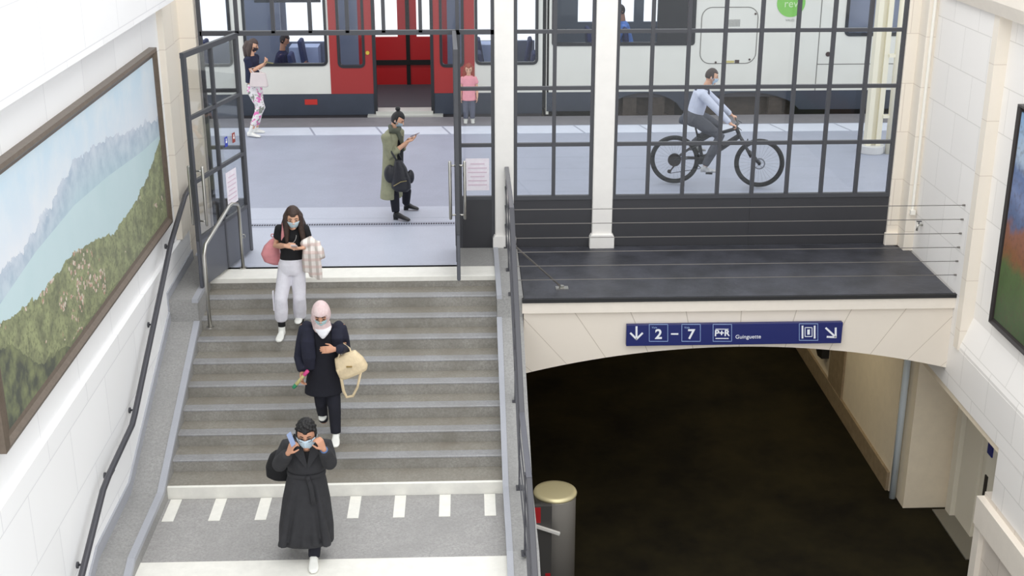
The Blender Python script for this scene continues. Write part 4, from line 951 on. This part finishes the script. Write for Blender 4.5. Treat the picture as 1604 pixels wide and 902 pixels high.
b = MB().loft([ring(P(480, 846, Y), .262, .17), ring(P(480, 820, Y), .258, .17), ring(P(480, 780, Y), .225, .15), ring(P(480, 752, Y), .19, .13), ring(P(480, 738, Y), .168, .118), ring(P(480, 720, Y), .19, .125), ring(P(480, 704, Y+.01), .2, .115), ring(P(480, 694, Y+.02), .16, .09), ring(P(480, 688, Y+.02), .08, .06)], 26)
for k in range(5):
    x0 = -.2+.1*k; b.tube([P(480, 750, Y)+V((x0*.5, -.1, 0)), P(480, 842, Y)+V((x0*1.05, -.15, 0))], [.02, .045], 10)
for a, e, w in ((shR, elR, wrR), (shL, elL, wrL)):
    q = 1 if a is shL else -1
    b.tube([a-V((q*.05, 0, -.0)), a, (a+e)/2, e, e*.4+w*.6, w*.85+e*.15], [.075, .083, .078, .074, .064, .055], 16, .5)
f3.part('coat', b, coatm)
# lapels and belt
b = MB(); nk = P(480, 700, Y-.13)
for q in (-1, 1): b.add([nk+V((q*.075, .02, .045)), nk+V((q*.11, -.015, -.06)), nk+V((q*.015, -.03, -.2)), nk+V((q*.0, -.03, -.17)), nk+V((q*.035, 0, .0))], [(0, 1, 2, 3, 4)])
o = b.build('lapel', coatm, f3.r); so = o.modifiers.new('t', 'SOLIDIFY'); so.thickness = .012
b = MB(); c0 = P(480, 738, Y)
ringv = [(c0+V((.172*math.cos(t), .125*math.sin(t), .0))) for t in [2*math.pi*i/32 for i in range(33)]]
b.tube(ringv, .01, 8, flat=2.4, up=(0, 0, 1)); b.tube([c0+V((.03, -.14, 0)), c0+V((.055, -.15, -.1)), c0+V((.07, -.165, -.26))], .009, 8, flat=2.5, up=(1, 0, 0)); b.ell(c0+V((.03, -.14, 0)), (.025, 0, 0), (0, .02, 0), (0, 0, .028))
b.build('belt', coatm, f3.r, smooth=True)
b = MB(); b.tube([P(491, 830, Y), kL+V((0, 0, -.02)), aL], [.085, .068, .055], 14); b.tube([P(468, 825, Y), kR, aR], [.085, .066, .052], 14)
f3.part('trousers', b, cloth('black_trouser_cloth', (16, 17, 30)))
b = MB(); shoe(b, (aL.x-.005, -5.26, -1.36), (aL.x+.015, -5.52, -1.36), .1, .048, aL-V((0, 0, .04))); f3.part('shoe', b, MC['shoe_white'], .006, 2)
b = MB(); shoe(b, aR+V((-.01, .07, -.02)), aR+V((0.01, -.12, -.17)), .1, .046); f3.part('shoe', b, mat('shoe_grey', (200, 200, 194), .6), .006, 2)
def tuft(b, s):
    for i in range(46):
        a = 2.4*i; rr_ = .12+.8*(i/46)**.5; d = V((math.cos(a)*rr_, math.sin(a)*rr_*.95, math.sqrt(max(.05, 1-rr_*rr_))))
        if d.y > .7: continue
        p = s.mp(*d, 1.08); b.tube([p, p+(p-s.c).normalized()*.02+s.f*.012], [.02, .01], 6)
f3.hair((16, 14, 15), tuft, k=1.14, face=.4, low=.34, back=-.3)
f3.mask((200, 220, 234), 1.14, -.04)
b = MB()
for q in (-1, 1):
    b.torus(f3.mp(q*.42, 1.12, .02), f3.f, .02, .0022, 18, 5); b.tube([f3.mp(q*.7, 1.0, .04), f3.mp(q*1.05, .1, .0, 1.05)], .002, 5)
b.tube([f3.mp(-.2, 1.16, .03), f3.mp(.2, 1.16, .03)], .002, 5); b.build('glasses', mat('glasses_dark', (40, 36, 36), .4), f3.r)
b = MB(); b.tube([wrL+(elL-wrL)*.05, wrL+(elL-wrL)*.25], .035, 12).build('shirt_cuff', mat('denim_cuff', (86, 112, 156), .8), f3.r, smooth=True)
ph = thing('phone', 'pale blue phone held up by the person in the long dark coat', 'phone', P(456, 700, Y-.3))
c_ = P(456, 688, Y-.3); MB().obox(c_, (.018, .01, .012), (-.02, 0, .062), (0, -.004, 0)).build('case', mat('phone_blue', (140, 156, 190), .3), ph, bevel=.003)
bp_ = thing('backpack', 'black shoulder bag behind the person in the long dark coat', 'bag', P(436, 746, Y+.15))
bc = P(438, 728, Y+.2); MB().loft([ring(bc+V((.03, 0, -.14)), .1, .07), ring(bc+V((0, 0, -.1)), .13, .09), ring(bc, .13, .1), ring(bc+V((.02, 0, .1)), .11, .09), ring(bc+V((.03, 0, .14)), .07, .06)], 18, e=2.8).build('bag_body', cloth('black_nylon', (14, 14, 17), .1), bp_, fuse=.009, sm=3)
MB().tube([bc+V((.05, -.02, .1)), shR+V((.06, .05, .08)), shR+V((.07, -.06, .03)), bc+V((.12, -.08, -.05))], .01, 8, flat=2).build('shoulder_strap', MC['black_nylon'], bp_, smooth=True)

# ---- person 4: green coat, side view
Y = 1.42
f4 = Fig('person with black bun in olive green coat standing on the platform looking at a phone', (-.87, 1.45, 0), skin1)
hc = P(623, 187, Y); FW = V((.92, -.3, 0)).normalized(); SD = V((FW.y, -FW.x, 0))   # SD points to the viewer side (her right)
f4.head(hc, (.86, -.3, -.42), (.3, -.1, 1), .95)
nb = P(617, 203, Y); f4.neck(nb-V((0, 0, .03)))
shn, shf = P(611, 211, Y)+SD*.15, P(619, 211, Y)-SD*.15
eln = P(612, 243, Y-.14); wrn = P(638, 222, Y-.1); elf = P(624, 240, Y+.18); wrf = P(641, 218, Y+.04)
f4.arm(shn, eln, wrn); f4.arm(shf, elf, wrf)
f4.b.loft([(P(614, 270, Y), FW*.1, SD*.14), (P(615, 240, Y), FW*.09, SD*.12), (P(616, 215, Y), FW*.1, SD*.15), (P(617, 205, Y), FW*.06, SD*.08)], 16)
f4.hand(wrn, (.85, -.1, .3), (-.3, 0, 1), (-.2, .6, .5), .7, .95); f4.hand(wrf, (.85, -.3, .3), (-.3, -.3, 1), (-.2, -.6, .5), .7, .95)
hn, hf = P(617, 272, Y)+SD*.08, P(617, 272, Y)-SD*.08
kn, kf = P(618, 308, 1.3), P(637, 300, 1.58); an, af = P(620, 332, 1.25), P(636, 318, 1.68)
f4.b.tube([hn, kn, an], [.075, .052, .04], 12); f4.b.tube([hf, kf, af], [.075, .052, .04], 12); f4.done()
olive = cloth('olive_coat_cloth', (142, 143, 118), .12, .6, 7)
ya = FW; b = MB()
b.loft([(P(613, 308, Y-.02), ya*.15, SD*.2), (P(614, 290, Y), ya*.145, SD*.19), (P(614, 255, Y), ya*.125, SD*.17), (P(614, 235, Y), ya*.12, SD*.16), (P(614, 215, Y), ya*.125, SD*.175), (P(615, 206, Y), ya*.1, SD*.13), (P(617, 200, Y), ya*.05, SD*.06)], 22)
b.tube([shn+V((0, 0, .02)), (shn+eln)/2, eln, eln*.6+wrn*.4], [.075, .072, .07, .06], 14, .5); b.tube([shf+V((0, 0, .02)), (shf+elf)/2, elf, elf*.6+wrf*.4], [.075, .07, .066, .056], 14, .5)
f4.part('coat', b, olive)
b = MB(); b.tube([P(611, 197, Y-.03), P(613, 205, Y-.12), P(623, 205, Y-.1), P(626, 200, Y)], [.03, .045, .04, .03], 12, .5); b.tube([P(622, 204, Y-.09), P(628, 218, Y-.1), P(632, 235, Y-.06)], [.035, .03, .02], 10, .5)
f4.part('scarf', b, cloth('olive_scarf_cloth', (84, 88, 76), .15), .008)
b = MB(); b.loft([(P(626, 262, Y), ya*.04, SD*.1), (P(625, 240, Y), ya*.05, SD*.12), (P(624, 215, Y), ya*.05, SD*.12)], 14); f4.part('black_top', b, MC['black_jersey'])
b = MB(); b.tube([P(617, 285, Y)+SD*.08, kn, an], [.09, .07, .055], 14); b.tube([P(619, 285, Y)-SD*.08, kf, af], [.09, .07, .055], 14); f4.part('trousers', b, cloth('black_trouser_cloth', (16, 17, 30)))
lb = mat('boot_black', (20, 19, 21), .4)
for an_, hl, to in ((an, P(617, 344, 1.28), P(642, 347, 1.16)), (af, P(633, 328, 1.74), P(656, 329, 1.7))):
    hl = V((hl.x, hl.y, .035)); to = V((to.x, to.y, .012)); b = MB(); shoe(b, hl, to, .095, .043, an_); b.box(hl.x-.005, hl.x+.06, hl.y-.03, hl.y+.03, .002, .05)
    f4.part('boot', b, lb, .006, 2)
def bun(b, s): b.ell(s.mp(0, -.55, 1.05, 1.15), s.rr*.036, s.f*.036, s.u*.034, 14, 10)
f4.hair((16, 14, 18), bun, k=1.1, face=.25, low=.35, back=-.55); f4.mask((186, 208, 224))
ph = thing('phone', 'phone in the hands of the person in the olive green coat', 'phone', P(650, 213, Y-.05)); c_ = P(650, 211, Y-.05)
MB().obox(c_, FW*.06+V((0, 0, .025)), SD*.033, V((-.15, 0, .4)).normalized()*.004).build('case', mat('phone_grey', (120, 110, 116), .3), ph, bevel=.003)
hb = thing('shoulder_bag', 'large black bag with gold zip hanging from the arm of the person in olive coat', 'bag', P(625, 302, Y-.25))
cc = P(628, 273, Y-.24); blm = mat('black_leather', (34, 35, 42), .45, bump=.5, bs=12)
MB().loft([(cc+V((0, 0, -.24)), FW*.09, SD*.05), (cc+V((0, 0, -.19)), FW*.14, SD*.075), (cc+V((0, 0, -.05)), FW*.13, SD*.08), (cc+V((-.01, 0, .1)), FW*.09, SD*.06), (cc+V((-.03, 0, .2)), FW*.05, SD*.035)], 18, e=2.4).ell(cc+V((-.15, .03, .0)), (.085, 0, 0), (0, .06, 0), (0, 0, .13)).ell(cc+V((.13, .06, -.05)), (.05, 0, 0), (0, .05, 0), (0, 0, .1)).build('bag_body', blm, hb, fuse=.009, sm=3)
MB().tube([cc+V((-.1, -.09, -.14)), cc+V((0, -.1, -.08)), cc+V((.08, -.085, -.07))], .005, 6).build('zip', mat('zip_gold', (170, 156, 110), .35, .7), hb)
MB().tube([cc+V((-.04, -.02, .18)), eln+V((.0, -.05, .08)), eln+V((.06, .04, .1)), cc+V((.02, .02, .18))], .01, 8, flat=1.6).build('handle', blm, hb, smooth=True)

# ---- person 5: cyclist and bicycle
Yb = 2.85
RW, FWc = V((3.14, 2.98, .385)), V((4.375, 2.72, .385)); D = (FWc-RW); D.z = 0; D.normalize(); SD = V((D.y, -D.x, 0))  # toward viewer
def BP(u_, z, s_=0): return V((RW.x, RW.y, 0))+D*u_+V((0, 0, z))+SD*s_
WB = (FWc-RW).length
bk = thing('bicycle', 'black mountain bike with wide tyres ridden along the platform behind the glazing', 'bicycle', BP(WB/2, 0))
tyre = mat('tyre_rubber', (30, 32, 34), .7, bump=.5, bs=90); blkf = mat('bike_frame_black', (34, 36, 42), .35); alu = mat('alloy_grey', (150, 152, 158), .35, .8)
for i, c0 in enumerate((RW, FWc)):
    w = MB().torus(c0, SD, .342, .03, 56, 10).build('wheel', tyre, bk, smooth=True)
    MB().torus(c0, SD, .312, .012, 48, 8, 1.2).build('rim', mat('rim_black', (40, 42, 46), .4), w, smooth=True)
    b = MB(); a = V((0, 0, 1)); h2 = D
    for k in range(28):
        t = 2*math.pi*k/28; d = a*math.cos(t)+h2*math.sin(t); b.tube([c0+SD*(.03 if k % 2 else -.03)+d*.025, c0+d*.305], .0013, 4)
    b.build('spokes', alu, w); MB().cyl(c0-SD*.05, c0+SD*.05, .025, 14).build('hub', blkf, w)
    b = MB(); b.torus(c0+SD*.045*(1 if i else -1), SD, .078, .01, 30, 4, .15)
    for k in range(5):
        t = 2*math.pi*k/5; b.tube([c0+SD*.045*(1 if i else -1), c0+SD*.045*(1 if i else -1)+(a*math.cos(t)+h2*math.sin(t))*.078], .003, 4)
    b.build('brake_disc', alu, w)
BBk = BP(.43, .36); HT, HB = BP(.90, .90), BP(.945, .79); SC = BP(.31, .86)
b = MB(); b.tube([HT, HB], .03, 14); b.tube([HB, BP(.72, .62), BBk+V((0, 0, .05))], [.036, .042, .045], 14, flat=1.1); b.tube([HT, BP(.6, .8), BP(.36, .72)], [.028, .026, .022], 12)
b.tube([BBk, BP(.33, .74)], [.03, .02], 12); b.tube([BBk, BP(.34, .8)], .018, 10); b.loft([(BP(.36, .33), D*.06, SD*.035), (BP(.42, .4), D*.085, SD*.045), (BP(.44, .48), D*.06, SD*.03)], 14)
for q in (-.055, .055): b.tube([BP(.36, .42, q*.6), BP(.2, .42, q), RW+SD*q], .013, 8); b.tube([BP(.38, .64, q*.5), BP(.2, .55, q), RW+SD*q], .011, 8)
b.build('frame', blkf, bk, fuse=.006, sm=2)
b = MB(); b.tube([BP(.33, .74), BP(.27, .97)], .0145, 10).build('seat_post', blkf, bk, smooth=True)
b = MB().loft([(BP(.13, 1.005), V((0, 0, .025)), SD*.07), (BP(.2, 1.0), V((0, 0, .03)), SD*.07), (BP(.28, .99), V((0, 0, .022)), SD*.035), (BP(.39, .985), V((0, 0, .018)), SD*.018)], 14); b.build('saddle', mat('saddle_black', (26, 26, 28), .5), bk, smooth=True)
b = MB()
for q in (-.06, .06): b.tube([BP(.945, .79, q*.7), BP(1.02, .68, q), BP(1.13, .48, q)], [.019, .019, .016], 10); b.tube([BP(1.1, .55, q), FWc+SD*q], [.023, .018], 10)
b.tube([BP(.94, .8, -.06), BP(.94, .8, .06)], .022, 10); b.tube([BP(1.06, .63, -.06), BP(1.07, .74, 0), BP(1.06, .63, .06)], .01, 8); b.build('fork', blkf, bk, smooth=True)
b = MB(); b.tube([HT, BP(.87, .95)], .017, 10); b.tube([BP(.87, .95), BP(.92, .965)], .017, 10); b.tube([BP(.85, 1.0, -.36), BP(.89, .985, -.2), BP(.92, .965, 0), BP(.89, .985, .2), BP(.85, 1.0, .36)], .014, 10)
for q in (-1, 1): b.tube([BP(.89, .985, q*.2), BP(.97, .93, q*.26)], .006, 6)
b.build('handlebar', blkf, bk, smooth=True)
b = MB(); b.torus(BBk+SD*.06, SD, .075, .006, 28, 5, .5); b.tube([BBk+SD*.07, BBk+SD*.085+D*.1-V((0, 0, .13))], .012, 8); b.tube([BBk-SD*.07, BBk-SD*.085-D*.1+V((0, 0, .13))], .012, 8); b.build('crankset', blkf, bk)
for q in (1, -1): MB().obox(BBk+SD*.13*q+(D*.1-V((0, 0, .13)))*q, D*.05, SD*.045, V((0, 0, .008))).build('pedal', blkf, bk)
b = MB()
for k, r_ in enumerate((.1, .085, .07, .055)): b.cyl(RW+SD*(.035+.006*k), RW+SD*(.038+.006*k), r_, 26)
b.build('cassette', mat('cassette_dark', (64, 60, 60), .4, .6), bk)
b = MB(); b.tube([RW+SD*.06+V((.02, 0, -.06)), RW+SD*.06+V((-.06, 0, -.17))], .012, 8); b.cyl(RW+SD*.055+V((-.07, 0, -.17)), RW+SD*.065+V((-.07, 0, -.17)), .03, 14)
b.tube([RW+SD*.055+V((0, 0, .055)), BBk+SD*.06+V((0, 0, .075))], .005, 6); b.tube([RW+SD*.06+V((-.06, 0, -.2)), BBk+SD*.06-V((0, 0, .075))], .005, 6); b.build('chain_and_derailleur', mat('cassette_dark', (64, 60, 60), .4, .6), bk)
f5 = Fig('cyclist in pale long-sleeved top and grey trousers riding along the platform', BP(.3, 0), skin1)
f5.r['label'] = 'person in pale long-sleeved top and grey trousers riding a bicycle on the platform'
hc = BP(.49, 1.665); f5.head(hc, D*1+V((0, 0, -.12)), (0, 0, 1), .98)
nb = BP(.40, 1.50); f5.neck(nb-V((0, 0, .03)))
hip = BP(.26, 1.05); sho = BP(.36, 1.43)
for q in (1, -1):
    s_ = sho+SD*.17*q; e_ = BP(.62, 1.2, .25*q); w_ = BP(.81, 1.03, .31*q); f5.arm(s_, e_, w_)
    f5.hand(w_, D*.9+V((0, 0, -.35)), (0, 0, -1), -SD*q, 1.9, .95)
    pd = BBk+SD*.13*q+(D*.1-V((0, 0, .13)))*q; an_ = pd-D*.06+V((0, 0, .11)); kn_ = BP(.62 if q < 0 else .66, .92 if q < 0 else .79, .11*q)
    h_ = hip+SD*.09*q; setattr(f5, 'leg%d' % q, (h_, kn_, an_, pd, s_, e_, w_)); f5.b.tube([h_, kn_, an_, an_-V((0, 0, .04))], [.08, .052, .036, .03], 12)
UPt = (nb-hip).normalized(); NT = SD.cross(UPt)
f5.b.loft([(hip, NT*.1, SD*.14), (hip*.5+sho*.5, NT*.1, SD*.13), (sho, NT*.1, SD*.15), (nb, NT*.06, SD*.07)], 16); f5.done()
b = MB().loft([(hip+UPt*.06, NT*.125, SD*.155), (hip*.5+sho*.5, NT*.13, SD*.16), (sho-UPt*.02, NT*.125, SD*.18), (sho+UPt*.06, NT*.09, SD*.13), (nb-UPt*.01, NT*.06, SD*.07)], 20)
for q in (1, -1):
    h_, kn_, an_, pd, s_, e_, w_ = getattr(f5, 'leg%d' % q); b.tube([s_, (s_+e_)/2, e_, w_*.85+e_*.15], [.075, .062, .056, .042], 14, .5)
f5.part('long_sleeved_top', b, cloth('pale_blue_jersey', (198, 204, 222), .05, .5))
b = MB().loft([(hip-UPt*.09, NT*.13, SD*.17), (hip, NT*.14, SD*.175), (hip+UPt*.08, NT*.125, SD*.16)], 20, round_=.4)
for q in (1, -1):
    h_, kn_, an_, pd, s_, e_, w_ = getattr(f5, 'leg%d' % q); b.tube([h_, (h_+kn_)/2, kn_, (kn_+an_)/2, an_+V((0, 0, .02))], [.105, .1, .078, .072, .055], 14, .4)
f5.part('trousers', b, cloth('grey_trouser_cloth', (78, 80, 88), .12, .6))
b = MB(); b.loft([(sho+UPt*.0-NT*.0, NT*.128, SD*.15), (sho+UPt*.06, NT*.1, SD*.11), (nb+UPt*.0, NT*.066, SD*.075)], 16); f5.part('collar', b, cloth('dark_collar_cloth', (62, 66, 84)), .008)
for q in (1, -1):
    pd = getattr(f5, 'leg%d' % q)[3]; b = MB(); hl = pd-D*.13+V((0, 0, .012)); shoe(b, hl, pd+D*.13+V((0, 0, .012)), .1, .044, getattr(f5, 'leg%d' % q)[2]); f5.part('shoe', b, mat('shoe_grey_stripe', (150, 152, 156), .6, col2=(220, 220, 220), vs_=18), .006, 2)
f5.hair((62, 50, 46), None, k=1.09, face=.35, low=.35, back=-.25); f5.mask((186, 208, 226))
wb = MB().loft([(BP(.06, 1.0, .02), V((0, 0, .05)), SD*.08), (BP(.1, 1.02, .02), V((0, 0, .085)), SD*.12), (BP(.17, 1.04, .02), V((0, 0, .08)), SD*.13)], 16, round_=.5).build('waist_bag', cloth('grey_nylon', (64, 70, 82)), smooth=True)
tag(wb, 'small grey bag on the back of the cyclist waist', 'bag')

# ---- person 6: walking woman with floral trousers
Y = 6.45
f6 = Fig('person in navy t-shirt and floral trousers walking by the train, seen beside the left door', (-3.67, 6.45, 0), skin1)
hc = P(396, 71, Y); FW = V((.97, -.2, 0)).normalized(); SD = V((FW.y, -FW.x, 0))
f6.head(hc, FW+V((0, 0, -.25)), (0, 0, 1), .95); nb = P(393, 84, Y); f6.neck(nb-V((0, 0, .03)))
shn, shf = P(392, 90, Y)+SD*.14, P(395, 90, Y)-SD*.14; eln, wrn = P(394, 112, Y-.15), P(412, 101, Y-.18); elf, wrf = P(400, 110, Y+.15), P(414, 101, Y+.0)
f6.arm(shn, eln, wrn); f6.arm(shf, elf, wrf); f6.hand(wrn, (.6, 0, .7), (-.7, 0, .4), (0, .8, .2), .9, .95); f6.hand(wrf, (.6, -.2, .6), (-.6, -.2, .5), (0, -.8, .2), .9, .95)
f6.b.loft([(P(398, 140, Y), FW*.1, SD*.14), (P(396, 115, Y), FW*.09, SD*.12), (P(394, 95, Y), FW*.1, SD*.14), (P(393, 87, Y), FW*.06, SD*.08)], 16)
hn, hf = P(400, 143, Y)+SD*.08, P(400, 143, Y)-SD*.08; kn, kf = P(409, 168, Y-.1), P(406, 168, Y+.1); an, af = P(396, 196, Y-.15), P(402, 194, Y+.12)
f6.b.tube([hn, kn, an, an-V((0, 0, .06))], [.08, .055, .038, .03], 12); f6.b.tube([hf, kf, af, af-V((0, 0, .06))], [.08, .055, .038, .03], 12); f6.done()
b = MB().loft([(P(396, 128, Y), FW*.12, SD*.165), (P(395, 110, Y), FW*.115, SD*.155), (P(394, 95, Y), FW*.12, SD*.165), (P(393, 87, Y), FW*.08, SD*.1)], 18)
for s_, e_ in ((shn, eln), (shf, elf)): b.tube([s_, s_*.4+e_*.6], [.075, .065], 14, .5)
f6.part('t_shirt', b, cloth('navy_jersey', (28, 32, 58)))
def floral():
    mt = bpy.data.materials.new('floral_cloth'); mt.use_nodes = True; nt = mt.node_tree; b_ = nt.nodes['Principled BSDF']; pos, s = coords(nt)
    n1 = nz(nt, pos, 9, 2); n2 = nz(nt, pos, 16, 2)
    c = mix(nt, ramp(nt, n2, [(.54, 0), (.58, 1)]), lin((232, 228, 228)), lin((138, 142, 132))); c = mix(nt, ramp(nt, n1, [(.56, 0), (.6, 1)]), c, lin((222, 120, 180)))
    nt.links.new(c, b_.inputs['Base Color']); b_.inputs['Roughness'].default_value = .85; return mt
b = MB().loft([(P(398, 130, Y), FW*.12, SD*.16), (P(399, 143, Y), FW*.135, SD*.17), (P(400, 150, Y), FW*.1, SD*.14)], 18)
b.tube([hn, (hn+kn)/2, kn, (kn+an)/2, an], [.1, .095, .075, .068, .055], 14); b.tube([hf, (hf+kf)/2, kf, (kf+af)/2, af], [.1, .095, .075, .068, .055], 14); f6.part('trousers', b, floral())
for an_, hl, to in ((an, P(388, 212, 6.35), P(408, 216, 6.25)), (af, P(397, 208, 6.6), P(415, 208, 6.6))):
    b = MB(); shoe(b, V((hl.x, hl.y, .006)), V((to.x, to.y, .006)), .1, .045, an_); f6.part('shoe', b, MC['shoe_white'], .006, 2)
def shoulderhair(b, s):
    for q in (-1, 1): b.tube([s.mp(q*.7, -.2, .3, 1.1), s.mp(q*.9, -.4, -.6, 1.2), s.c+s.rr*q*.07-s.f*.06+V((0, 0, -.2))], [.04, .05, .03], 10, .5)
    b.tube([s.mp(0, -.9, .2), s.mp(0, -1.3, -.7), s.c-s.f*.14+V((0, 0, -.22))], [.07, .08, .04], 12, .5)
f6.hair((72, 58, 54), shoulderhair, k=1.12, face=.25, low=.3); f6.mask((50, 40, 44))
hb = thing('tote_bag', 'pale pink tote bag on the arm of the walking person in floral trousers', 'bag', P(405, 134, Y-.22))
cc = P(405, 123, Y-.24); tm = mat('tote_pale', (214, 202, 200), .6, var=.04)
MB().loft([(cc+V((0, 0, -.14)), FW*.16, SD*.06), (cc+V((0, 0, -.12)), FW*.165, SD*.065), (cc+V((0, 0, .1)), FW*.13, SD*.04)], 18, e=4).build('bag_body', tm, hb, bevel=.01)
MB().tube([cc+V((-.07, 0, .09)), eln+V((-.02, -.02, .06)), eln+V((.08, 0, .07)), cc+V((.08, 0, .09))], .009, 8).build('handle', tm, hb, smooth=True)
ph = thing('phone', 'phone held out by the walking person in navy t-shirt', 'phone', P(422, 98, Y-.2)); c_ = P(421, 98, Y-.18)
MB().obox(c_, V((.075, 0, -.015)), SD*.034, V((.001, 0, .005))).build('case', mat('phone_olive', (120, 116, 80), .3), ph, bevel=.002)

# ---- child in pink: solid figure standing in for a reflection in the glass
Y = 7.3
f7 = Fig('small person with red hair in pink top standing in for a reflection by the train', (P(735, 192, Y).x, Y, 0), skin1)
x0 = f7.r.location.x
f7.head((x0, Y, .985+.0), (0, -1, -.15), (0, 0, 1), .85); f7.neck((x0, Y, .86), .04, .04)
for q in (-1, 1):
    f7.arm((x0+q*.11, Y, .83), (x0+q*.15, Y, .64), (x0+q*.15, Y-.03, .48), (.03, .025, .018)); f7.hand((x0+q*.15, Y-.03, .48), (0, -.1, -1), (-q, 0, 0), (0, -1, 0), .5, .7)
    f7.b.tube([(x0+q*.055, Y, .5), (x0+q*.06, Y, .27), (x0+q*.06, Y, .06)], [.06, .042, .03], 12)
f7.b.loft([ring((x0, Y, .5), .1, .075), ring((x0, Y, .7), .1, .075), ring((x0, Y, .85), .08, .05)], 14); f7.done(.005)
b = MB().loft([ring((x0, Y, .42), .135, .1), ring((x0, Y, .55), .12, .09), ring((x0, Y, .72), .115, .085), ring((x0, Y, .82), .12, .075), ring((x0, Y, .87), .06, .05)], 18)
for q in (-1, 1): b.tube([(x0+q*.1, Y, .83), (x0+q*.14, Y, .73)], .045, 12, .4)
f7.part('pink_top', b, cloth('pink_cotton', (226, 150, 160), .05))
b = MB()
for q in (-1, 1): b.tube([(x0+q*.055, Y, .5), (x0+q*.06, Y, .27), (x0+q*.06, Y, .08)], [.072, .055, .045], 12)
f7.part('trousers', b, cloth('grey_blue_trouser', (88, 92, 108)))
for q in (-1, 1):
    b = MB(); shoe(b, (x0+q*.06, Y+.05, .006), (x0+q*.07, Y-.13, .006), .07, .036, (x0+q*.06, Y, .1)); f7.part('shoe', b, MC['shoe_grey'], .006, 2)
f7.hair((150, 62, 40), shoulderhair, k=1.14, face=.4, low=.35)

for x_ in (-5, -3, -1.2, .8, 2.8, 4): area('carriage_fill_lamp', (x_, 9.3, 3.45), 1.4, .3, 22, (.92, .96, 1))  # unseen lamps added to raise the brightness inside the carriages
# ---- seated passengers seen through the carriage windows
def passenger(x, y, z0, label, coat_rgb, hair_rgb, dirx=1, lean=.1):
    g_ = Fig(label, (x, y, z0), skin2); sh = V((x+dirx*lean, y, z0+.95)); g_.head(sh+V((dirx*.06, -.02, .25)), (dirx, -.3, -.4), (0, 0, 1), .95); g_.neck(sh+V((0, 0, .02)))
    hip_ = V((x, y, z0+.5))
    for q in (-1, 1):
        s_ = sh+V((0, q*.17, -.03)); e_ = s_+V((dirx*.12, q*.03, -.27)); w_ = e_+V((dirx*.24, -q*.05, .05)); g_.arm(s_, e_, w_); g_.hand(w_, (dirx, 0, 0), (0, -q, .3), (0, 0, 1), .8)
        g_.b.tube([hip_+V((0, q*.09, 0)), hip_+V((dirx*.42, q*.1, .02)), hip_+V((dirx*.45, q*.1, -.4))], [.075, .055, .04], 12)
    g_.b.loft([ring(hip_, .1, .14), ring((hip_+sh)/2, .1, .13), ring(sh, .08, .14)], 14); g_.done(.007)
    b = MB().loft([ring(hip_, .14, .18), ring((hip_+sh)/2, .13, .17), ring(sh-V((0, 0, .02)), .12, .18), ring(sh+V((0, 0, .05)), .06, .08)], 18)
    for q in (-1, 1):
        s_ = sh+V((0, q*.17, -.03)); e_ = s_+V((dirx*.12, q*.03, -.27)); w_ = e_+V((dirx*.24, -q*.05, .05)); b.tube([s_, e_, w_*.8+e_*.2], [.075, .06, .045], 12, .4)
    g_.part('jacket', b, cloth('jacket_%d_%d_%d' % coat_rgb, coat_rgb), .012)
    b = MB()
    for q in (-1, 1): b.tube([hip_+V((0, q*.09, 0)), hip_+V((dirx*.42, q*.1, .02)), hip_+V((dirx*.45, q*.1, -.4))], [.1, .075, .06], 12, .4)
    g_.part('trousers', b, cloth('grey_trouser_cloth', (78, 80, 88)), .012); g_.hair(hair_rgb, None, k=1.12)
passenger(P(432, 60, 8.7).x, 8.75, .1, 'person in dark navy jacket sitting inside the train behind the walking person', (26, 28, 66), (40, 30, 30), 1)
passenger(P(985, 20, 8.7).x, 8.75, .62, 'person in blue shirt sitting inside the train at the window left of the cyclist', (96, 138, 214), (60, 50, 48), -1)

cam.name = 'camera'
